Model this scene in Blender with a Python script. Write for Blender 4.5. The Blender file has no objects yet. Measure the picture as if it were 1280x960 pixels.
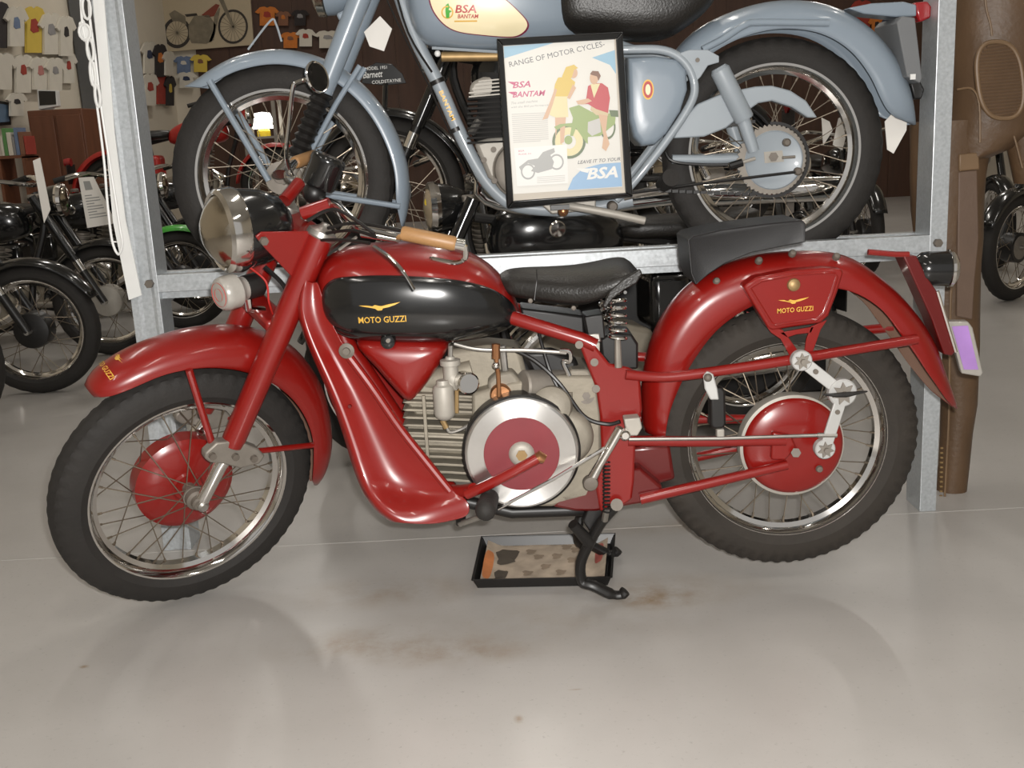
import bpy, bmesh, math, random
from mathutils import Vector, Matrix
V = Vector
R = math.radians
random.seed(7)
S = bpy.context.scene
COL = S.collection

# ------------------------------------------------------------------ camera
FPX, CAMH, PITCH, ROLL = 1350.6, 1.153, .2302, .0518
fw = V((0, math.cos(PITCH), -math.sin(PITCH)))
rt = V((1, 0, 0))
up0 = rt.cross(fw)
CR = math.cos(ROLL) * rt - math.sin(ROLL) * up0
CU = math.sin(ROLL) * rt + math.cos(ROLL) * up0
C0 = V((0, 0, CAMH))
cd = bpy.data.cameras.new('camera')
cam = bpy.data.objects.new('camera', cd)
COL.objects.link(cam)
cd.sensor_width = 36
cd.lens = FPX / 1280 * 36
cd.clip_start = .05
m = Matrix((CR, CU, -fw)).transposed().to_4x4()
m.translation = C0
cam.matrix_world = m
S.camera = cam

# ------------------------------------------------------------------ world, exposure, flash
w = bpy.data.worlds.new('hall_air')
S.world = w
w.use_nodes = True
bgn = w.node_tree.nodes['Background']
bgn.inputs[0].default_value = (1.0, .97, .93, 1)
bgn.inputs[1].default_value = .42
S.view_settings.view_transform = 'Standard'
S.view_settings.look = 'None'
S.view_settings.gamma = 1
S.view_settings.use_curve_mapping = False
S.view_settings.exposure = .0
fl = bpy.data.lights.new('camera_flash', 'AREA')
fl.shape = 'RECTANGLE'
fl.size = .05
fl.size_y = .03
fl.energy = 84
fl.color = (1, .975, .94)
flo = bpy.data.objects.new('camera_flash', fl)
COL.objects.link(flo)
mf = m.copy()
mf.translation = C0 + CU * .05 + CR * .04
flo.matrix_world = mf


# ------------------------------------------------------------------ materials
def mat(name, col, rough=.5, metal=0., coat=0., var=0., vs=12., bump=0., bs=60., emit=None, es=1., trans=0., stretch=None, rv=0.):
    M = bpy.data.materials.new(name)
    M.use_nodes = True
    nt = M.node_tree
    N, L = nt.nodes, nt.links
    p = N['Principled BSDF']
    p.inputs['Base Color'].default_value = (*col, 1)
    p.inputs['Roughness'].default_value = rough
    p.inputs['Metallic'].default_value = metal
    p.inputs['Coat Weight'].default_value = coat
    p.inputs['Coat Roughness'].default_value = .06
    p.inputs['Transmission Weight'].default_value = trans
    if emit:
        p.inputs['Emission Color'].default_value = (*emit, 1)
        p.inputs['Emission Strength'].default_value = es
    tc = N.new('ShaderNodeTexCoord')
    src = tc.outputs['Object']
    if stretch:
        mp = N.new('ShaderNodeMapping')
        mp.inputs['Scale'].default_value = stretch
        L.new(src, mp.inputs['Vector'])
        src = mp.outputs['Vector']
    n = N.new('ShaderNodeTexNoise')
    n.inputs['Scale'].default_value = vs
    n.inputs['Detail'].default_value = 5
    L.new(src, n.inputs['Vector'])
    if var:
        mx = N.new('ShaderNodeMix')
        mx.data_type = 'RGBA'
        mx.inputs[6].default_value = (*[c * (1 - var) for c in col], 1)
        mx.inputs[7].default_value = (*[min(1, c * (1 + var)) for c in col], 1)
        L.new(n.outputs['Fac'], mx.inputs[0])
        L.new(mx.outputs[2], p.inputs['Base Color'])
    if rv:
        mr = N.new('ShaderNodeMapRange')
        mr.inputs[3].default_value = max(.02, rough - rv)
        mr.inputs[4].default_value = rough + rv
        L.new(n.outputs['Fac'], mr.inputs[0])
        L.new(mr.outputs[0], p.inputs['Roughness'])
    if bump:
        n2 = N.new('ShaderNodeTexNoise')
        n2.inputs['Scale'].default_value = bs
        n2.inputs['Detail'].default_value = 4
        L.new(src, n2.inputs['Vector'])
        b = N.new('ShaderNodeBump')
        b.inputs['Strength'].default_value = bump
        b.inputs['Distance'].default_value = .004
        L.new(n2.outputs['Fac'], b.inputs['Height'])
        L.new(b.outputs[0], p.inputs['Normal'])
    return M


M = {}
M['red'] = mat('red_paint', (.195, .0058, .0038), .30, coat=.4, var=.12, vs=5)
M['darkred'] = mat('dark_red_paint', (.10, .0045, .004), .3, coat=.4, var=.1, vs=5)
M['dustred'] = mat('faded_red_paint', (.17, .016, .022), .5, var=.2, vs=14)
M['lining'] = mat('dusty_underside', (.13, .07, .045), .8, var=.35, vs=9)
M['black'] = mat('black_enamel', (.008, .008, .008), .18, coat=.5, var=.1)
M['satin'] = mat('satin_black', (.009, .008, .0075), .42, var=.2)
M['rubber'] = mat('tyre_rubber', (.014, .0118, .010), .75, var=.35, vs=18, bump=.25, bs=120)
M['rubber2'] = mat('old_brown_rubber', (.023, .018, .0135), .8, var=.35, vs=18, bump=.25, bs=120)
M['leather'] = mat('black_leather', (.012, .0105, .009), .38, var=.3, vs=20, bump=.3, bs=180)
M['vinyl'] = mat('black_vinyl', (.013, .0125, .013), .5, var=.15, vs=40, bump=.15, bs=400)
M['chrome'] = mat('chrome_plate', (.78, .76, .73), .10, 1, rv=.05, vs=9)
M['steel'] = mat('worn_steel', (.40, .38, .35), .42, .9, var=.15, vs=25, rv=.1)
M['dullsteel'] = mat('dull_grey_steel', (.24, .215, .185), .55, .5, var=.25, vs=30)
M['brushed'] = mat('brushed_steel', (.74, .73, .71), .26, 1, var=.05, vs=60)
M['spoke'] = mat('spoke_steel', (.20, .165, .125), .4, .8, var=.3, vs=30)
M['alloy'] = mat('cast_alloy', (.26, .23, .18), .6, .35, var=.22, vs=22, bump=.2, bs=90)
M['alloylight'] = mat('pale_cast_alloy', (.35, .325, .285), .55, .25, var=.15, vs=22)
M['alloymid'] = mat('grey_beige_cast_alloy', (.23, .205, .165), .6, .3, var=.25, vs=22, bump=.2, bs=90)
M['bolt'] = mat('dull_bolt', (.13, .11, .09), .6, .2, var=.3, vs=40)
M['finblack'] = mat('matt_black_iron', (.012, .011, .010), .9, var=.3)
M['damper'] = mat('silver_paint', (.46, .455, .44), .5, .3, var=.1)
M['copper'] = mat('copper', (.40, .19, .09), .35, .9, var=.3, vs=30)
M['brass'] = mat('brass', (.33, .22, .10), .5, .6, var=.25, vs=30)
M['gold'] = mat('gold_transfer', (.62, .36, .055), .45, .15)
M['wood'] = mat('tan_grip', (.31, .165, .065), .45, var=.25, vs=40, stretch=(3, 20, 20))
M['galv'] = mat('galvanised_steel', (.46, .485, .50), .36, .4, var=.30, vs=120, rv=.12)
M['blue'] = mat('blue_grey_paint', (.225, .27, .318), .32, coat=.35, var=.05, vs=6)
M['bluefr'] = mat('pale_blue_grey_paint', (.29, .325, .355), .42, coat=.25, var=.08, vs=9)
M['cream'] = mat('cream_paint', (.80, .70, .45), .35, coat=.4, var=.05)
M['maroon'] = mat('maroon_line', (.16, .012, .04), .4)
M['white'] = mat('white_plastic', (.72, .72, .70), .4, var=.06)
M['paper'] = mat('white_paper', (.74, .71, .66), .6, var=.05)
M['glass'] = mat('lamp_glass', (.46, .41, .33), .14, 1, coat=.4, var=.3, vs=14, bump=.5, bs=16)
M['amberglass'] = mat('dusty_lamp_glass', (.42, .34, .23), .2, .4, coat=.5, var=.2, vs=14)
M['clear'] = mat('cloudy_plastic', (.34, .32, .29), .3, .1, coat=.5, var=.2, vs=40)
M['redlens'] = mat('red_lens', (.30, .012, .015), .2, coat=.6)
M['purple'] = mat('purple_panel', (.36, .20, .50), .3, var=.25, vs=14)
M['brownleather'] = mat('brown_leather', (.095, .054, .027), .5, var=.35, vs=7, bump=.35, bs=70)
M['brownpanel'] = mat('grey_brown_leather', (.125, .080, .055), .55, var=.22, vs=8, bump=.2, bs=80)
M['brownlight'] = mat('tan_leather', (.16, .098, .05), .5, var=.3, vs=9)
M['yellow'] = mat('yellow_sticker', (.75, .55, .03), .5)
M['redplastic'] = mat('red_plastic', (.40, .02, .015), .35)
M['green'] = mat('green_paint', (.05, .36, .03), .35, coat=.4)
M['orange'] = mat('orange_paint', (.60, .16, .02), .4)
M['news'] = mat('newspaper', (.42, .34, .26), .8, var=.5, vs=22)
M['newsor'] = mat('orange_newsprint', (.55, .19, .06), .8, var=.4, vs=18)
M['newsred'] = mat('red_newsprint', (.38, .09, .07), .8, var=.3, vs=18)
M['newsbrown'] = mat('greasy_newsprint', (.25, .19, .135), .8, var=.5, vs=22)
M['newsdark'] = mat('oil_stain', (.07, .055, .04), .7, var=.4, vs=20)
M['screen'] = mat('dark_screen', (.02, .018, .016), .2)
M['bluescreen'] = mat('blue_picture', (.10, .16, .24), .5, var=.4, vs=6)
M['cabinet'] = mat('red_brown_wood', (.15, .055, .026), .5, var=.35, vs=5, stretch=(4, 4, .6))
M['greysteel'] = mat('grey_pillar_paint', (.15, .155, .16), .6, var=.1)
M['lampwhite'] = mat('lamp_tube', (1, 1, 1), .5, emit=(1, .95, .86), es=5)


_nt = M['brushed'].node_tree
_p = _nt.nodes['Principled BSDF']
_p.inputs['Anisotropic'].default_value = .85
_p.inputs['Roughness'].default_value = .34
_p.inputs['Anisotropic Rotation'].default_value = .25
_tg = _nt.nodes.new('ShaderNodeTangent')
_tg.direction_type = 'RADIAL'
_tg.axis = 'Y'
_nt.links.new(_tg.outputs[0], _p.inputs['Tangent'])


# ------------------------------------------------------------------ mesh helpers
def basis(ax):
    ax = V(ax).normalized()
    t = V((0, 0, 1)) if abs(ax.z) < .9 else V((1, 0, 0))
    u = ax.cross(t).normalized()
    return ax, u, ax.cross(u).normalized()


def cr(pts, n=8, closed=False):
    pts = [V(p) for p in pts]
    out = []
    k = len(pts)
    for i in range(k if closed else k - 1):
        if closed:
            p0, p1, p2, p3 = pts[i - 1], pts[i], pts[(i + 1) % k], pts[(i + 2) % k]
        else:
            p0, p1, p2, p3 = pts[max(i - 1, 0)], pts[i], pts[i + 1], pts[min(i + 2, k - 1)]
        for j in range(n):
            t = j / n
            out.append(.5 * (2 * p1 + (p2 - p0) * t + (2 * p0 - 5 * p1 + 4 * p2 - p3) * t * t + (3 * p1 - p0 - 3 * p2 + p3) * t ** 3))
    if not closed:
        out.append(pts[-1].copy())
    return out


def interp(xs, ys, x):
    if x <= xs[0]:
        return ys[0]
    for i in range(len(xs) - 1):
        if x <= xs[i + 1]:
            t = (x - xs[i]) / (xs[i + 1] - xs[i])
            t0 = t
            # smooth hermite with finite differences
            def sl(k):
                a, b = max(k - 1, 0), min(k + 1, len(xs) - 1)
                return (ys[b] - ys[a]) / (xs[b] - xs[a])
            h = xs[i + 1] - xs[i]
            m0, m1 = sl(i) * h, sl(i + 1) * h
            return (2 * t ** 3 - 3 * t * t + 1) * ys[i] + (t ** 3 - 2 * t * t + t) * m0 + (-2 * t ** 3 + 3 * t * t) * ys[i + 1] + (t ** 3 - t * t) * m1
    return ys[-1]


def rootloc(o):
    while o.parent:
        o = o.parent
    return o.location.copy()


def setp(o, label=None, cat=None, group=None, kind=None):
    if label: o['label'] = label
    if cat: o['category'] = cat
    if group: o['group'] = group
    if kind: o['kind'] = kind
    return o


def thing(name, label, cat, loc=(0, 0, 0), group=None):
    o = bpy.data.objects.new(name, None)
    COL.objects.link(o)
    o.location = loc
    o.empty_display_size = .1
    return setp(o, label, cat, group)


class MB:
    def __init__(s):
        s.v, s.f = [], []

    def add(s, vs, fs):
        n = len(s.v)
        s.v += [V(v) for v in vs]
        s.f += [tuple(i + n for i in f) for f in fs]
        return s

    def box(s, c, size, rot=None):
        c = V(c)
        vs = []
        for z in (-.5, .5):
            for x, y in ((-.5, -.5), (.5, -.5), (.5, .5), (-.5, .5)):
                q = V((x * size[0], y * size[1], z * size[2]))
                if rot is not None: q = rot @ q
                vs.append(c + q)
        return s.add(vs, [(3, 2, 1, 0), (4, 5, 6, 7), (0, 1, 5, 4), (1, 2, 6, 5), (2, 3, 7, 6), (3, 0, 4, 7)])

    def loft(s, rings, caps=True, closed=True):
        k = len(rings[0])
        vs = [p for r in rings for p in r]
        fs = []
        for i in range(len(rings) - 1):
            for j in range(k if closed else k - 1):
                a, b = i * k + j, i * k + (j + 1) % k
                fs.append((a, b, b + k, a + k))
        if caps and closed:
            fs.append(tuple(range(k))[::-1])
            fs.append(tuple(range((len(rings) - 1) * k, len(rings) * k)))
        return s.add(vs, fs)

    def tube(s, pts, r, n=10, caps=True, flat=1., loop=False):
        pts = [V(p) for p in pts]
        k = len(pts)
        rs = r if isinstance(r, (list, tuple)) else [r] * k
        d0 = (pts[1] - pts[0]).normalized()
        _, u, v = basis(d0)
        rings = []
        for i in range(k):
            if loop:
                d = (pts[(i + 1) % k] - pts[i - 1]).normalized()
            else:
                d = (pts[min(i + 1, k - 1)] - pts[max(i - 1, 0)]).normalized()
            u = (u - d * u.dot(d)).normalized()
            v = d.cross(u)
            rings.append([pts[i] + rs[i] * (math.cos(2 * math.pi * j / n) * u + flat * math.sin(2 * math.pi * j / n) * v) for j in range(n)])
        if loop:
            rings.append(rings[0])
        return s.loft(rings, caps and not loop)

    def cyl(s, a, b, r, r2=None, n=20):
        return s.tube([a, b], [r, r if r2 is None else r2], n)

    def lathe(s, prof, o, ax, n=40, closed=False):
        o = V(o)
        ax, u, v = basis(ax)
        k = len(prof)
        vs, fs = [], []
        for i in range(n):
            a = 2 * math.pi * i / n
            d = math.cos(a) * u + math.sin(a) * v
            for r, t in prof:
                vs.append(o + ax * t + d * r)
        for i in range(n):
            j2 = (i + 1) % n
            for j in range(k if closed else k - 1):
                b = (j + 1) % k
                fs.append((i * k + j, j2 * k + j, j2 * k + b, i * k + b))
        if not closed:
            if prof[0][0] > 1e-6: fs.append(tuple(i * k for i in range(n))[::-1])
            if prof[-1][0] > 1e-6: fs.append(tuple(i * k + k - 1 for i in range(n)))
        return s.add(vs, fs)

    def prism(s, pts, vec):
        pts = [V(p) for p in pts]
        k = len(pts)
        vec = V(vec)
        return s.add(pts + [p + vec for p in pts], [tuple(range(k)), tuple(range(k, 2 * k))[::-1]] + [((i + 1) % k, i, i + k, (i + 1) % k + k) for i in range(k)])

    def ball(s, c, r, n=16, ax=(0, 0, 1), half=False):
        rr = r if isinstance(r, (tuple, list)) else (r, r)
        m_ = n // 2
        prof = [(rr[0] * math.sin(math.pi * i / m_ * (.5 if half else 1)), rr[1] * math.cos(math.pi * i / m_ * (.5 if half else 1))) for i in range(m_ + 1)]
        prof[0] = (1e-7, prof[0][1])
        if not half: prof[-1] = (1e-7, prof[-1][1])
        return s.lathe(prof, c, ax, n)

    def build(s, name, material, parent=None, smooth=35, bevel=0., sub=0, solid=0., mats2=None, off=None):
        o0 = off if off is not None else (rootloc(parent) if parent else V((0, 0, 0)))
        me = bpy.data.meshes.new(name)
        me.from_pydata([v - o0 for v in s.v], [], s.f)
        me.validate()
        bm = bmesh.new()
        bm.from_mesh(me)
        bmesh.ops.remove_doubles(bm, verts=bm.verts, dist=1e-6)
        if not solid:
            bmesh.ops.recalc_face_normals(bm, faces=bm.faces)
        bm.to_mesh(me)
        bm.free()
        me.materials.append(M[material] if isinstance(material, str) else material)
        o = bpy.data.objects.new(name, me)
        COL.objects.link(o)
        if parent: o.parent = parent
        if smooth:
            me.shade_smooth()
            me.set_sharp_from_angle(angle=R(smooth))
        if solid:
            md = o.modifiers.new('solid', 'SOLIDIFY')
            md.thickness = abs(solid)
            md.offset = -1 if solid > 0 else 1
            if mats2:
                me.materials.append(M[mats2])
                md.material_offset = 1
        if sub:
            md = o.modifiers.new('sub', 'SUBSURF')
            md.levels = md.render_levels = sub
        if bevel:
            md = o.modifiers.new('bevel', 'BEVEL')
            md.width = bevel
            md.segments = 2
            md.limit_method = 'ANGLE'
            md.angle_limit = R(40)
        return o


def lone(o, label, cat, group=None):
    """a thing that is one mesh: move its origin to its own base"""
    me = o.data
    xs = [v.co for v in me.vertices]
    c = V((sum(v.x for v in xs) / len(xs), sum(v.y for v in xs) / len(xs), min(v.z for v in xs)))
    me.transform(Matrix.Translation(-c))
    o.location = c
    return setp(o, label, cat, group)


def ray(px, py):
    return fw + (px - 640) / FPX * CR - (py - 480) / FPX * CU


def at(px, py, Y):
    d = ray(px, py)
    return C0 + d * (Y / d.y)


def ground(px, py, z=0.):
    d = ray(px, py)
    return C0 + d * ((z - CAMH) / d.z)


def text_mesh(body, size=1., shear=0., bold=0., align='CENTER'):
    c = bpy.data.curves.new('t', 'FONT')
    c.body = body
    c.size = size
    c.shear = shear
    c.offset = bold
    c.align_x = align
    c.resolution_u = 2
    o = bpy.data.objects.new('t', c)
    COL.objects.link(o)
    dg = bpy.context.evaluated_depsgraph_get()
    me = bpy.data.meshes.new_from_object(o.evaluated_get(dg))
    vs = [v.co.copy() for v in me.vertices]
    fs = [tuple(p.vertices) for p in me.polygons]
    bpy.data.objects.remove(o)
    bpy.data.curves.remove(c)
    bpy.data.meshes.remove(me)
    return vs, fs


def lettering(mb, body, w_, h_, place, shear=0., bold=0.):
    """lay a word into the box w_ x h_ ; place(u,v) -> world"""
    vs, fs = text_mesh(body, 1., shear, bold)
    x0, x1 = min(v.x for v in vs), max(v.x for v in vs)
    y0, y1 = min(v.y for v in vs), max(v.y for v in vs)
    mb.add([place(((v.x - x0) / (x1 - x0) - .5) * w_, ((v.y - y0) / (y1 - y0) - .5) * h_) for v in vs], fs)
    return mb


# ------------------------------------------------------------------ wheels and mudguards
def wheel(parent, c, f, l, u, Rt, Rr, tw, tyre_mat='rubber', rim_mat='chrome', nsp=36, hub_r=.04, hub_w=.045, far_r=None,
          knob=.006, single=True, seg=240, rim_w=.030, hub_mat='dullsteel', pat=4, sp_r=.0014):
    c = V(c)
    P = lambda a, b, d: c + a * f + b * l + d * u
    # tyre: section with a tread whose shoulder blocks stand proud
    prof = []
    hs = Rt - Rr + .012
    for i in range(19):
        t = math.pi * (i / 18)          # 0 = near bead, pi = far bead
        b = math.cos(t)
        s_ = math.sin(t)
        bb = tw * (abs(b) ** .75) * (1 if b >= 0 else -1)
        if i == 0 or i == 18: bb = .7 * tw * (1 if b > 0 else -1)
        rr = Rr - .012 + hs * (s_ ** .7 if s_ > 1e-6 else 0)
        kn = knob if 4 <= i <= 6 or 12 <= i <= 14 else (knob * .5 if i in (8, 10) else 0)
        prof.append((rr, bb, kn, i))
    vs, fs = [], []
    k = len(prof)
    for j in range(seg):
        a = 2 * math.pi * j / seg
        for rr, bb, kn, i in prof:
            ph = (j // 2) % 2 if pat == 4 else (j % 2)
            q = rr - (kn if ph else 0) - (.004 if i in (7, 11) and knob else 0)
            vs.append(P(q * math.cos(a), bb, q * math.sin(a)))
    for j in range(seg):
        j2 = (j + 1) % seg
        for i in range(k - 1):
            fs.append((j * k + i, j2 * k + i, j2 * k + i + 1, j * k + i + 1))
    MB().add(vs, fs).build('tyre', tyre_mat, parent, smooth=30)
    # rim
    rp = [(Rr, rim_w), (Rr + .003, rim_w + .003), (Rr + .001, rim_w + .007), (Rr - .008, rim_w + .006), (Rr - .017, rim_w - .004),
          (Rr - .020, rim_w * .55), (Rr - .031, rim_w * .35)]
    rp = rp + [(r, -b) for r, b in rp[::-1]]
    rp = rp + [(Rr - .012, -rim_w * .5), (Rr - .012, rim_w * .5)]
    rim = MB().lathe(rp, c, l, 96, closed=True).build('rim', rim_mat, parent, smooth=40)
    # hub
    MB().lathe([(hub_r * .5, -hub_w - .012), (hub_r, -hub_w - .01), (hub_r, -hub_w), (hub_r * .55, -hub_w * .6), (hub_r * .55, hub_w * .6), (hub_r, hub_w),
                (hub_r, hub_w + .006), (hub_r * .5, hub_w + .008)], c, l, 28).build('hub', hub_mat, parent)
    # spokes
    rend = Rr - .028
    meshes = []
    allmb = MB()
    rloc = rootloc(parent)
    for side in (1, -1):
        hr = (far_r if (far_r and side < 0) else hub_r) - .004
        for d in (1, -1):
            ha = d * R(62 if hr < .08 else 38)
            p0 = V((hr * math.cos(ha), side * hub_w, hr * math.sin(ha)))
            p1 = V((rend, side * .006, 0))
            mb = MB().tube([p0, p0.lerp(p1, .93), p0.lerp(p1, .935), p1], [sp_r, sp_r, sp_r * 2, sp_r * 2], 5)
            meshes.append(mb)
    F4 = Matrix((f, l, u)).transposed().to_4x4()
    F4.translation = c - rloc
    datas = []
    if single:
        for mb in meshes:
            o = mb.build('spoke', 'spoke', None)
            datas.append(o.data)
            bpy.data.objects.remove(o)
    for kx in range(nsp):
        ang = 2 * math.pi * kx / nsp
        # rotation about local b axis (f -> u)
        Rm = Matrix.Rotation(-ang, 4, 'Y')
        ty = (kx % 2) * 2 + (kx // 2) % 2
        if single:
            o = bpy.data.objects.new('spoke', datas[ty])
            COL.objects.link(o)
            o.parent = rim
            o.matrix_basis = F4 @ Rm
        else:
            FF = F4.copy()
            FF.translation = c
            allmb.add([(FF @ Rm) @ v for v in meshes[ty].v], meshes[ty].f)
    if not single:
        allmb.build('spokes', 'spoke', parent)
    return rim


def mudguard(name, parent, c, f, l, u, samples, hw, material, inner=None, n=48, thick=.003, shoulder=.6, flare=0.):
    c = V(c)
    A_ = [s[0] for s in samples]
    Ro = [s[1] for s in samples]
    Rv = [s[2] for s in samples]
    Hw = [s[3] if len(s) > 3 else hw for s in samples]
    rings = []
    for i in range(n + 1):
        a = A_[0] + (A_[-1] - A_[0]) * i / n
        ro, rv, h_ = interp(A_, Ro, a), interp(A_, Rv, a), interp(A_, Hw, a)
        rs = max(ro - h_ * shoulder, rv + .001)
        prof = [(rv, h_ + flare), ((rv + rs) / 2, h_ + flare * .3)]
        for j in range(13):
            t = math.pi / 2 - math.pi * j / 12
            prof.append((rs + (ro - rs) * math.cos(t), h_ * math.sin(t)))
        prof += [((rv + rs) / 2, -h_ - flare * .3), (rv, -h_ - flare)]
        ca, sa = math.cos(R(a)), math.sin(R(a))
        rings.append([c + f * (r * ca) + u * (r * sa) + l * b for r, b in prof])
    rings.reverse()
    return MB().loft(rings, caps=False, closed=False).build(name, material, parent, smooth=50, solid=thick, mats2=inner)


# ------------------------------------------------------------------ the hall
def floor_material():
    Mf = bpy.data.materials.new('polished_concrete')
    Mf.use_nodes = True
    nt = Mf.node_tree
    N, L = nt.nodes, nt.links
    p = N['Principled BSDF']
    tc = N.new('ShaderNodeTexCoord')
    def noise(sc, det=5, rough=.6):
        n = N.new('ShaderNodeTexNoise')
        n.inputs['Scale'].default_value = sc
        n.inputs['Detail'].default_value = det
        n.inputs['Roughness'].default_value = rough
        L.new(tc.outputs['Object'], n.inputs['Vector'])
        return n
    def mix(fac, a, b):
        x = N.new('ShaderNodeMix')
        x.data_type = 'RGBA'
        L.new(fac, x.inputs[0])
        for i, q in ((6, a), (7, b)):
            if isinstance(q, tuple): x.inputs[i].default_value = (*q, 1)
            else: L.new(q, x.inputs[i])
        return x.outputs[2]
    def ramp(src, lo, hi):
        r = N.new('ShaderNodeMapRange')
        r.inputs[1].default_value = lo
        r.inputs[2].default_value = hi
        L.new(src, r.inputs[0])
        return r.outputs[0]
    base = mix(ramp(noise(.9).outputs['Fac'], .35, .7), (.36, .341, .320), (.44, .42, .399))
    base = mix(ramp(noise(90, 3).outputs['Fac'], .62, .75), base, (.31, .295, .275))
    # brown drip stains in front of and under the red machine
    tot = None
    for (x, y, rx, ry, k) in ((-.40, 2.33, .24, .11, 1.0), (-.17, 2.27, .24, .09, .9), (.33, 2.50, .14, .08, 1.2), (.36, 2.55, .32, .13, .7), (-.35, 2.62, .34, .12, .8), (.05, 2.40, .5, .2, .35), (.45, 3.0, .35, .09, .6), (-.022, 1.965, .012, .02, 2.2), (-1.02, 2.29, .014, .010, 2.2), (.10, 2.07, .02, .004, 1.8)):
        mp = N.new('ShaderNodeMapping')
        mp.vector_type = 'TEXTURE'
        mp.inputs['Location'].default_value = (x, y, 0)
        mp.inputs['Scale'].default_value = (rx, ry, 1)
        L.new(tc.outputs['Object'], mp.inputs['Vector'])
        g_ = N.new('ShaderNodeTexGradient')
        g_.gradient_type = 'SPHERICAL'
        L.new(mp.outputs[0], g_.inputs[0])
        mm = N.new('ShaderNodeMath')
        mm.operation = 'MULTIPLY'
        mm.inputs[1].default_value = k
        L.new(g_.outputs['Fac'], mm.inputs[0])
        if tot is None: tot = mm.outputs[0]
        else:
            ad = N.new('ShaderNodeMath')
            ad.operation = 'ADD'
            L.new(tot, ad.inputs[0])
            L.new(mm.outputs[0], ad.inputs[1])
            tot = ad.outputs[0]
    mu = N.new('ShaderNodeMath')
    mu.operation = 'MULTIPLY'
    L.new(tot, mu.inputs[0])
    L.new(ramp(noise(7, 6, .7).outputs['Fac'], .38, .75), mu.inputs[1])
    base = mix(mu.outputs[0], base, (.24, .165, .095))
    L.new(base, p.inputs['Base Color'])
    rr = N.new('ShaderNodeMapRange')
    rr.inputs[3].default_value = .22
    rr.inputs[4].default_value = .42
    L.new(noise(3).outputs['Fac'], rr.inputs[0])
    L.new(rr.outputs[0], p.inputs['Roughness'])
    p.inputs['Specular IOR Level'].default_value = .4
    b = N.new('ShaderNodeBump')
    b.inputs['Strength'].default_value = .05
    L.new(noise(40).outputs['Fac'], b.inputs['Height'])
    L.new(b.outputs[0], p.inputs['Normal'])
    return Mf


def structure(o):
    o['kind'] = 'structure'
    return o


WX0, WX1, WY1, WH = -4.3, 6.6, 15.0, 4.6
gj = 2.99
mb = MB()
prof = [(-3., 0), (gj - .002, 0), (gj - .0012, -.0012), (gj + .0012, -.0012), (gj + .002, 0), (WY1 + .1, 0)]
mb.loft([[V((x, y, z)) for y, z in prof] for x in (WX0 - .1, WX1 + .1)], caps=False, closed=False)
structure(mb.build('floor', floor_material(), smooth=0))
M['wallwhite'] = mat('cream_white_wall', (.62, .56, .46), .7, var=.06, vs=2)
M['wallbrown'] = mat('dark_brown_panelling', (.060, .026, .014), .6, var=.4, vs=4, stretch=(5, 5, .5))
M['ceil'] = mat('white_ceiling', (.55, .53, .49), .8, var=.05, vs=1)
structure(MB().box(((WX0 - .05), 6, WH / 2), (.1, 18, WH)).build('wall_left', 'wallwhite', smooth=0))
wb_ = structure(MB().box(((WX0 + WX1) / 2, WY1 + .05, WH / 2), (WX1 - WX0, .1, WH)).build('wall_back', 'wallwhite', smooth=0))
# brown boards covering the back wall below the picture rail
nb = 24
for i in range(nb):
    x0 = -3.95 + i * (WX1 + 3.95) / nb
    x1 = -3.95 + (i + 1) * (WX1 + 3.95) / nb - .003
    MB().box(((x0 + x1) / 2, WY1 - .0125 + (i % 3) * .002, 1.75), (x1 - x0, .025, 3.5)).build('board', 'wallbrown', wb_, smooth=0)
structure(MB().box((WX1 + .05, 6, WH / 2), (.1, 18, WH)).build('wall_right', 'wallwhite', smooth=0))
structure(MB().box(((WX0 + WX1) / 2, 6, WH + .05), (WX1 - WX0 + .2, 18.2, .1)).build('ceiling', 'ceil', smooth=0))
structure(MB().box((WX0 + .16, 11.75, WH / 2), (.30, .34, WH)).build('trim_1', 'greysteel', smooth=0, bevel=.01))


def tube_lamp(x, y, e):
    t = thing('fluorescent_lamp', 'long white fluorescent batten fixed under the ceiling', 'lamp', (x, y, WH), 'ceiling battens')
    MB().box((x, y, WH - .03), (.12, 1.6, .06)).build('housing', 'white', t, smooth=0, bevel=.006)
    for s_ in (-.035, .035):
        MB().cyl((x + s_, y - .76, WH - .085), (x + s_, y + .76, WH - .085), .016, n=10).build('tube', 'lampwhite', t)
    la = bpy.data.lights.new('batten_light', 'AREA')
    la.shape = 'RECTANGLE'
    la.size, la.size_y = .14, 1.5
    la.energy = e * (.36 if y < 5 else .5)
    la.color = (1, .95, .88)
    lo = bpy.data.objects.new('batten_light', la)
    COL.objects.link(lo)
    lo.parent = t
    lo.location = (0, 0, -.13)


for (x, y, e) in ((-2.4, -.6, 55), (.35, -.6, 60), (3.1, -.6, 55), (-2.4, 3.6, 40), (.35, 3.6, 45), (3.1, 3.6, 40), (-2.4, 7.6, 55), (.35, 7.6, 45), (3.6, 7.6, 45),
                  (-2.4, 11.6, 75), (.9, 11.6, 60), (4, 11.6, 55)):
    tube_lamp(x, y, e)

# ------------------------------------------------------------------ red motorcycle
GY = 2.5794
RC = V((.6694, GY, .3778))
FC = V((-.8237, GY, .33))
SA = V((math.sin(R(27)), 0, math.cos(R(27))))
ST = Matrix.Rotation(.6459, 3, SA)
F2, L2, U2 = ST @ V((-1, 0, 0)), ST @ V((0, -1, 0)), ST @ V((0, 0, 1))
FX, LY, UZ = V((-1, 0, 0)), V((0, -1, 0)), V((0, 0, 1))


def g(px, py, o=0.):
    return at(px, py, GY - o)


def fp(px, py, b=0.):
    d = ray(px, py)
    p0 = FC + L2 * b
    return C0 + d * ((p0 - C0).dot(L2) / d.dot(L2))


def fl_(a, b, c):
    return FC + F2 * a + L2 * b + U2 * c


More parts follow.
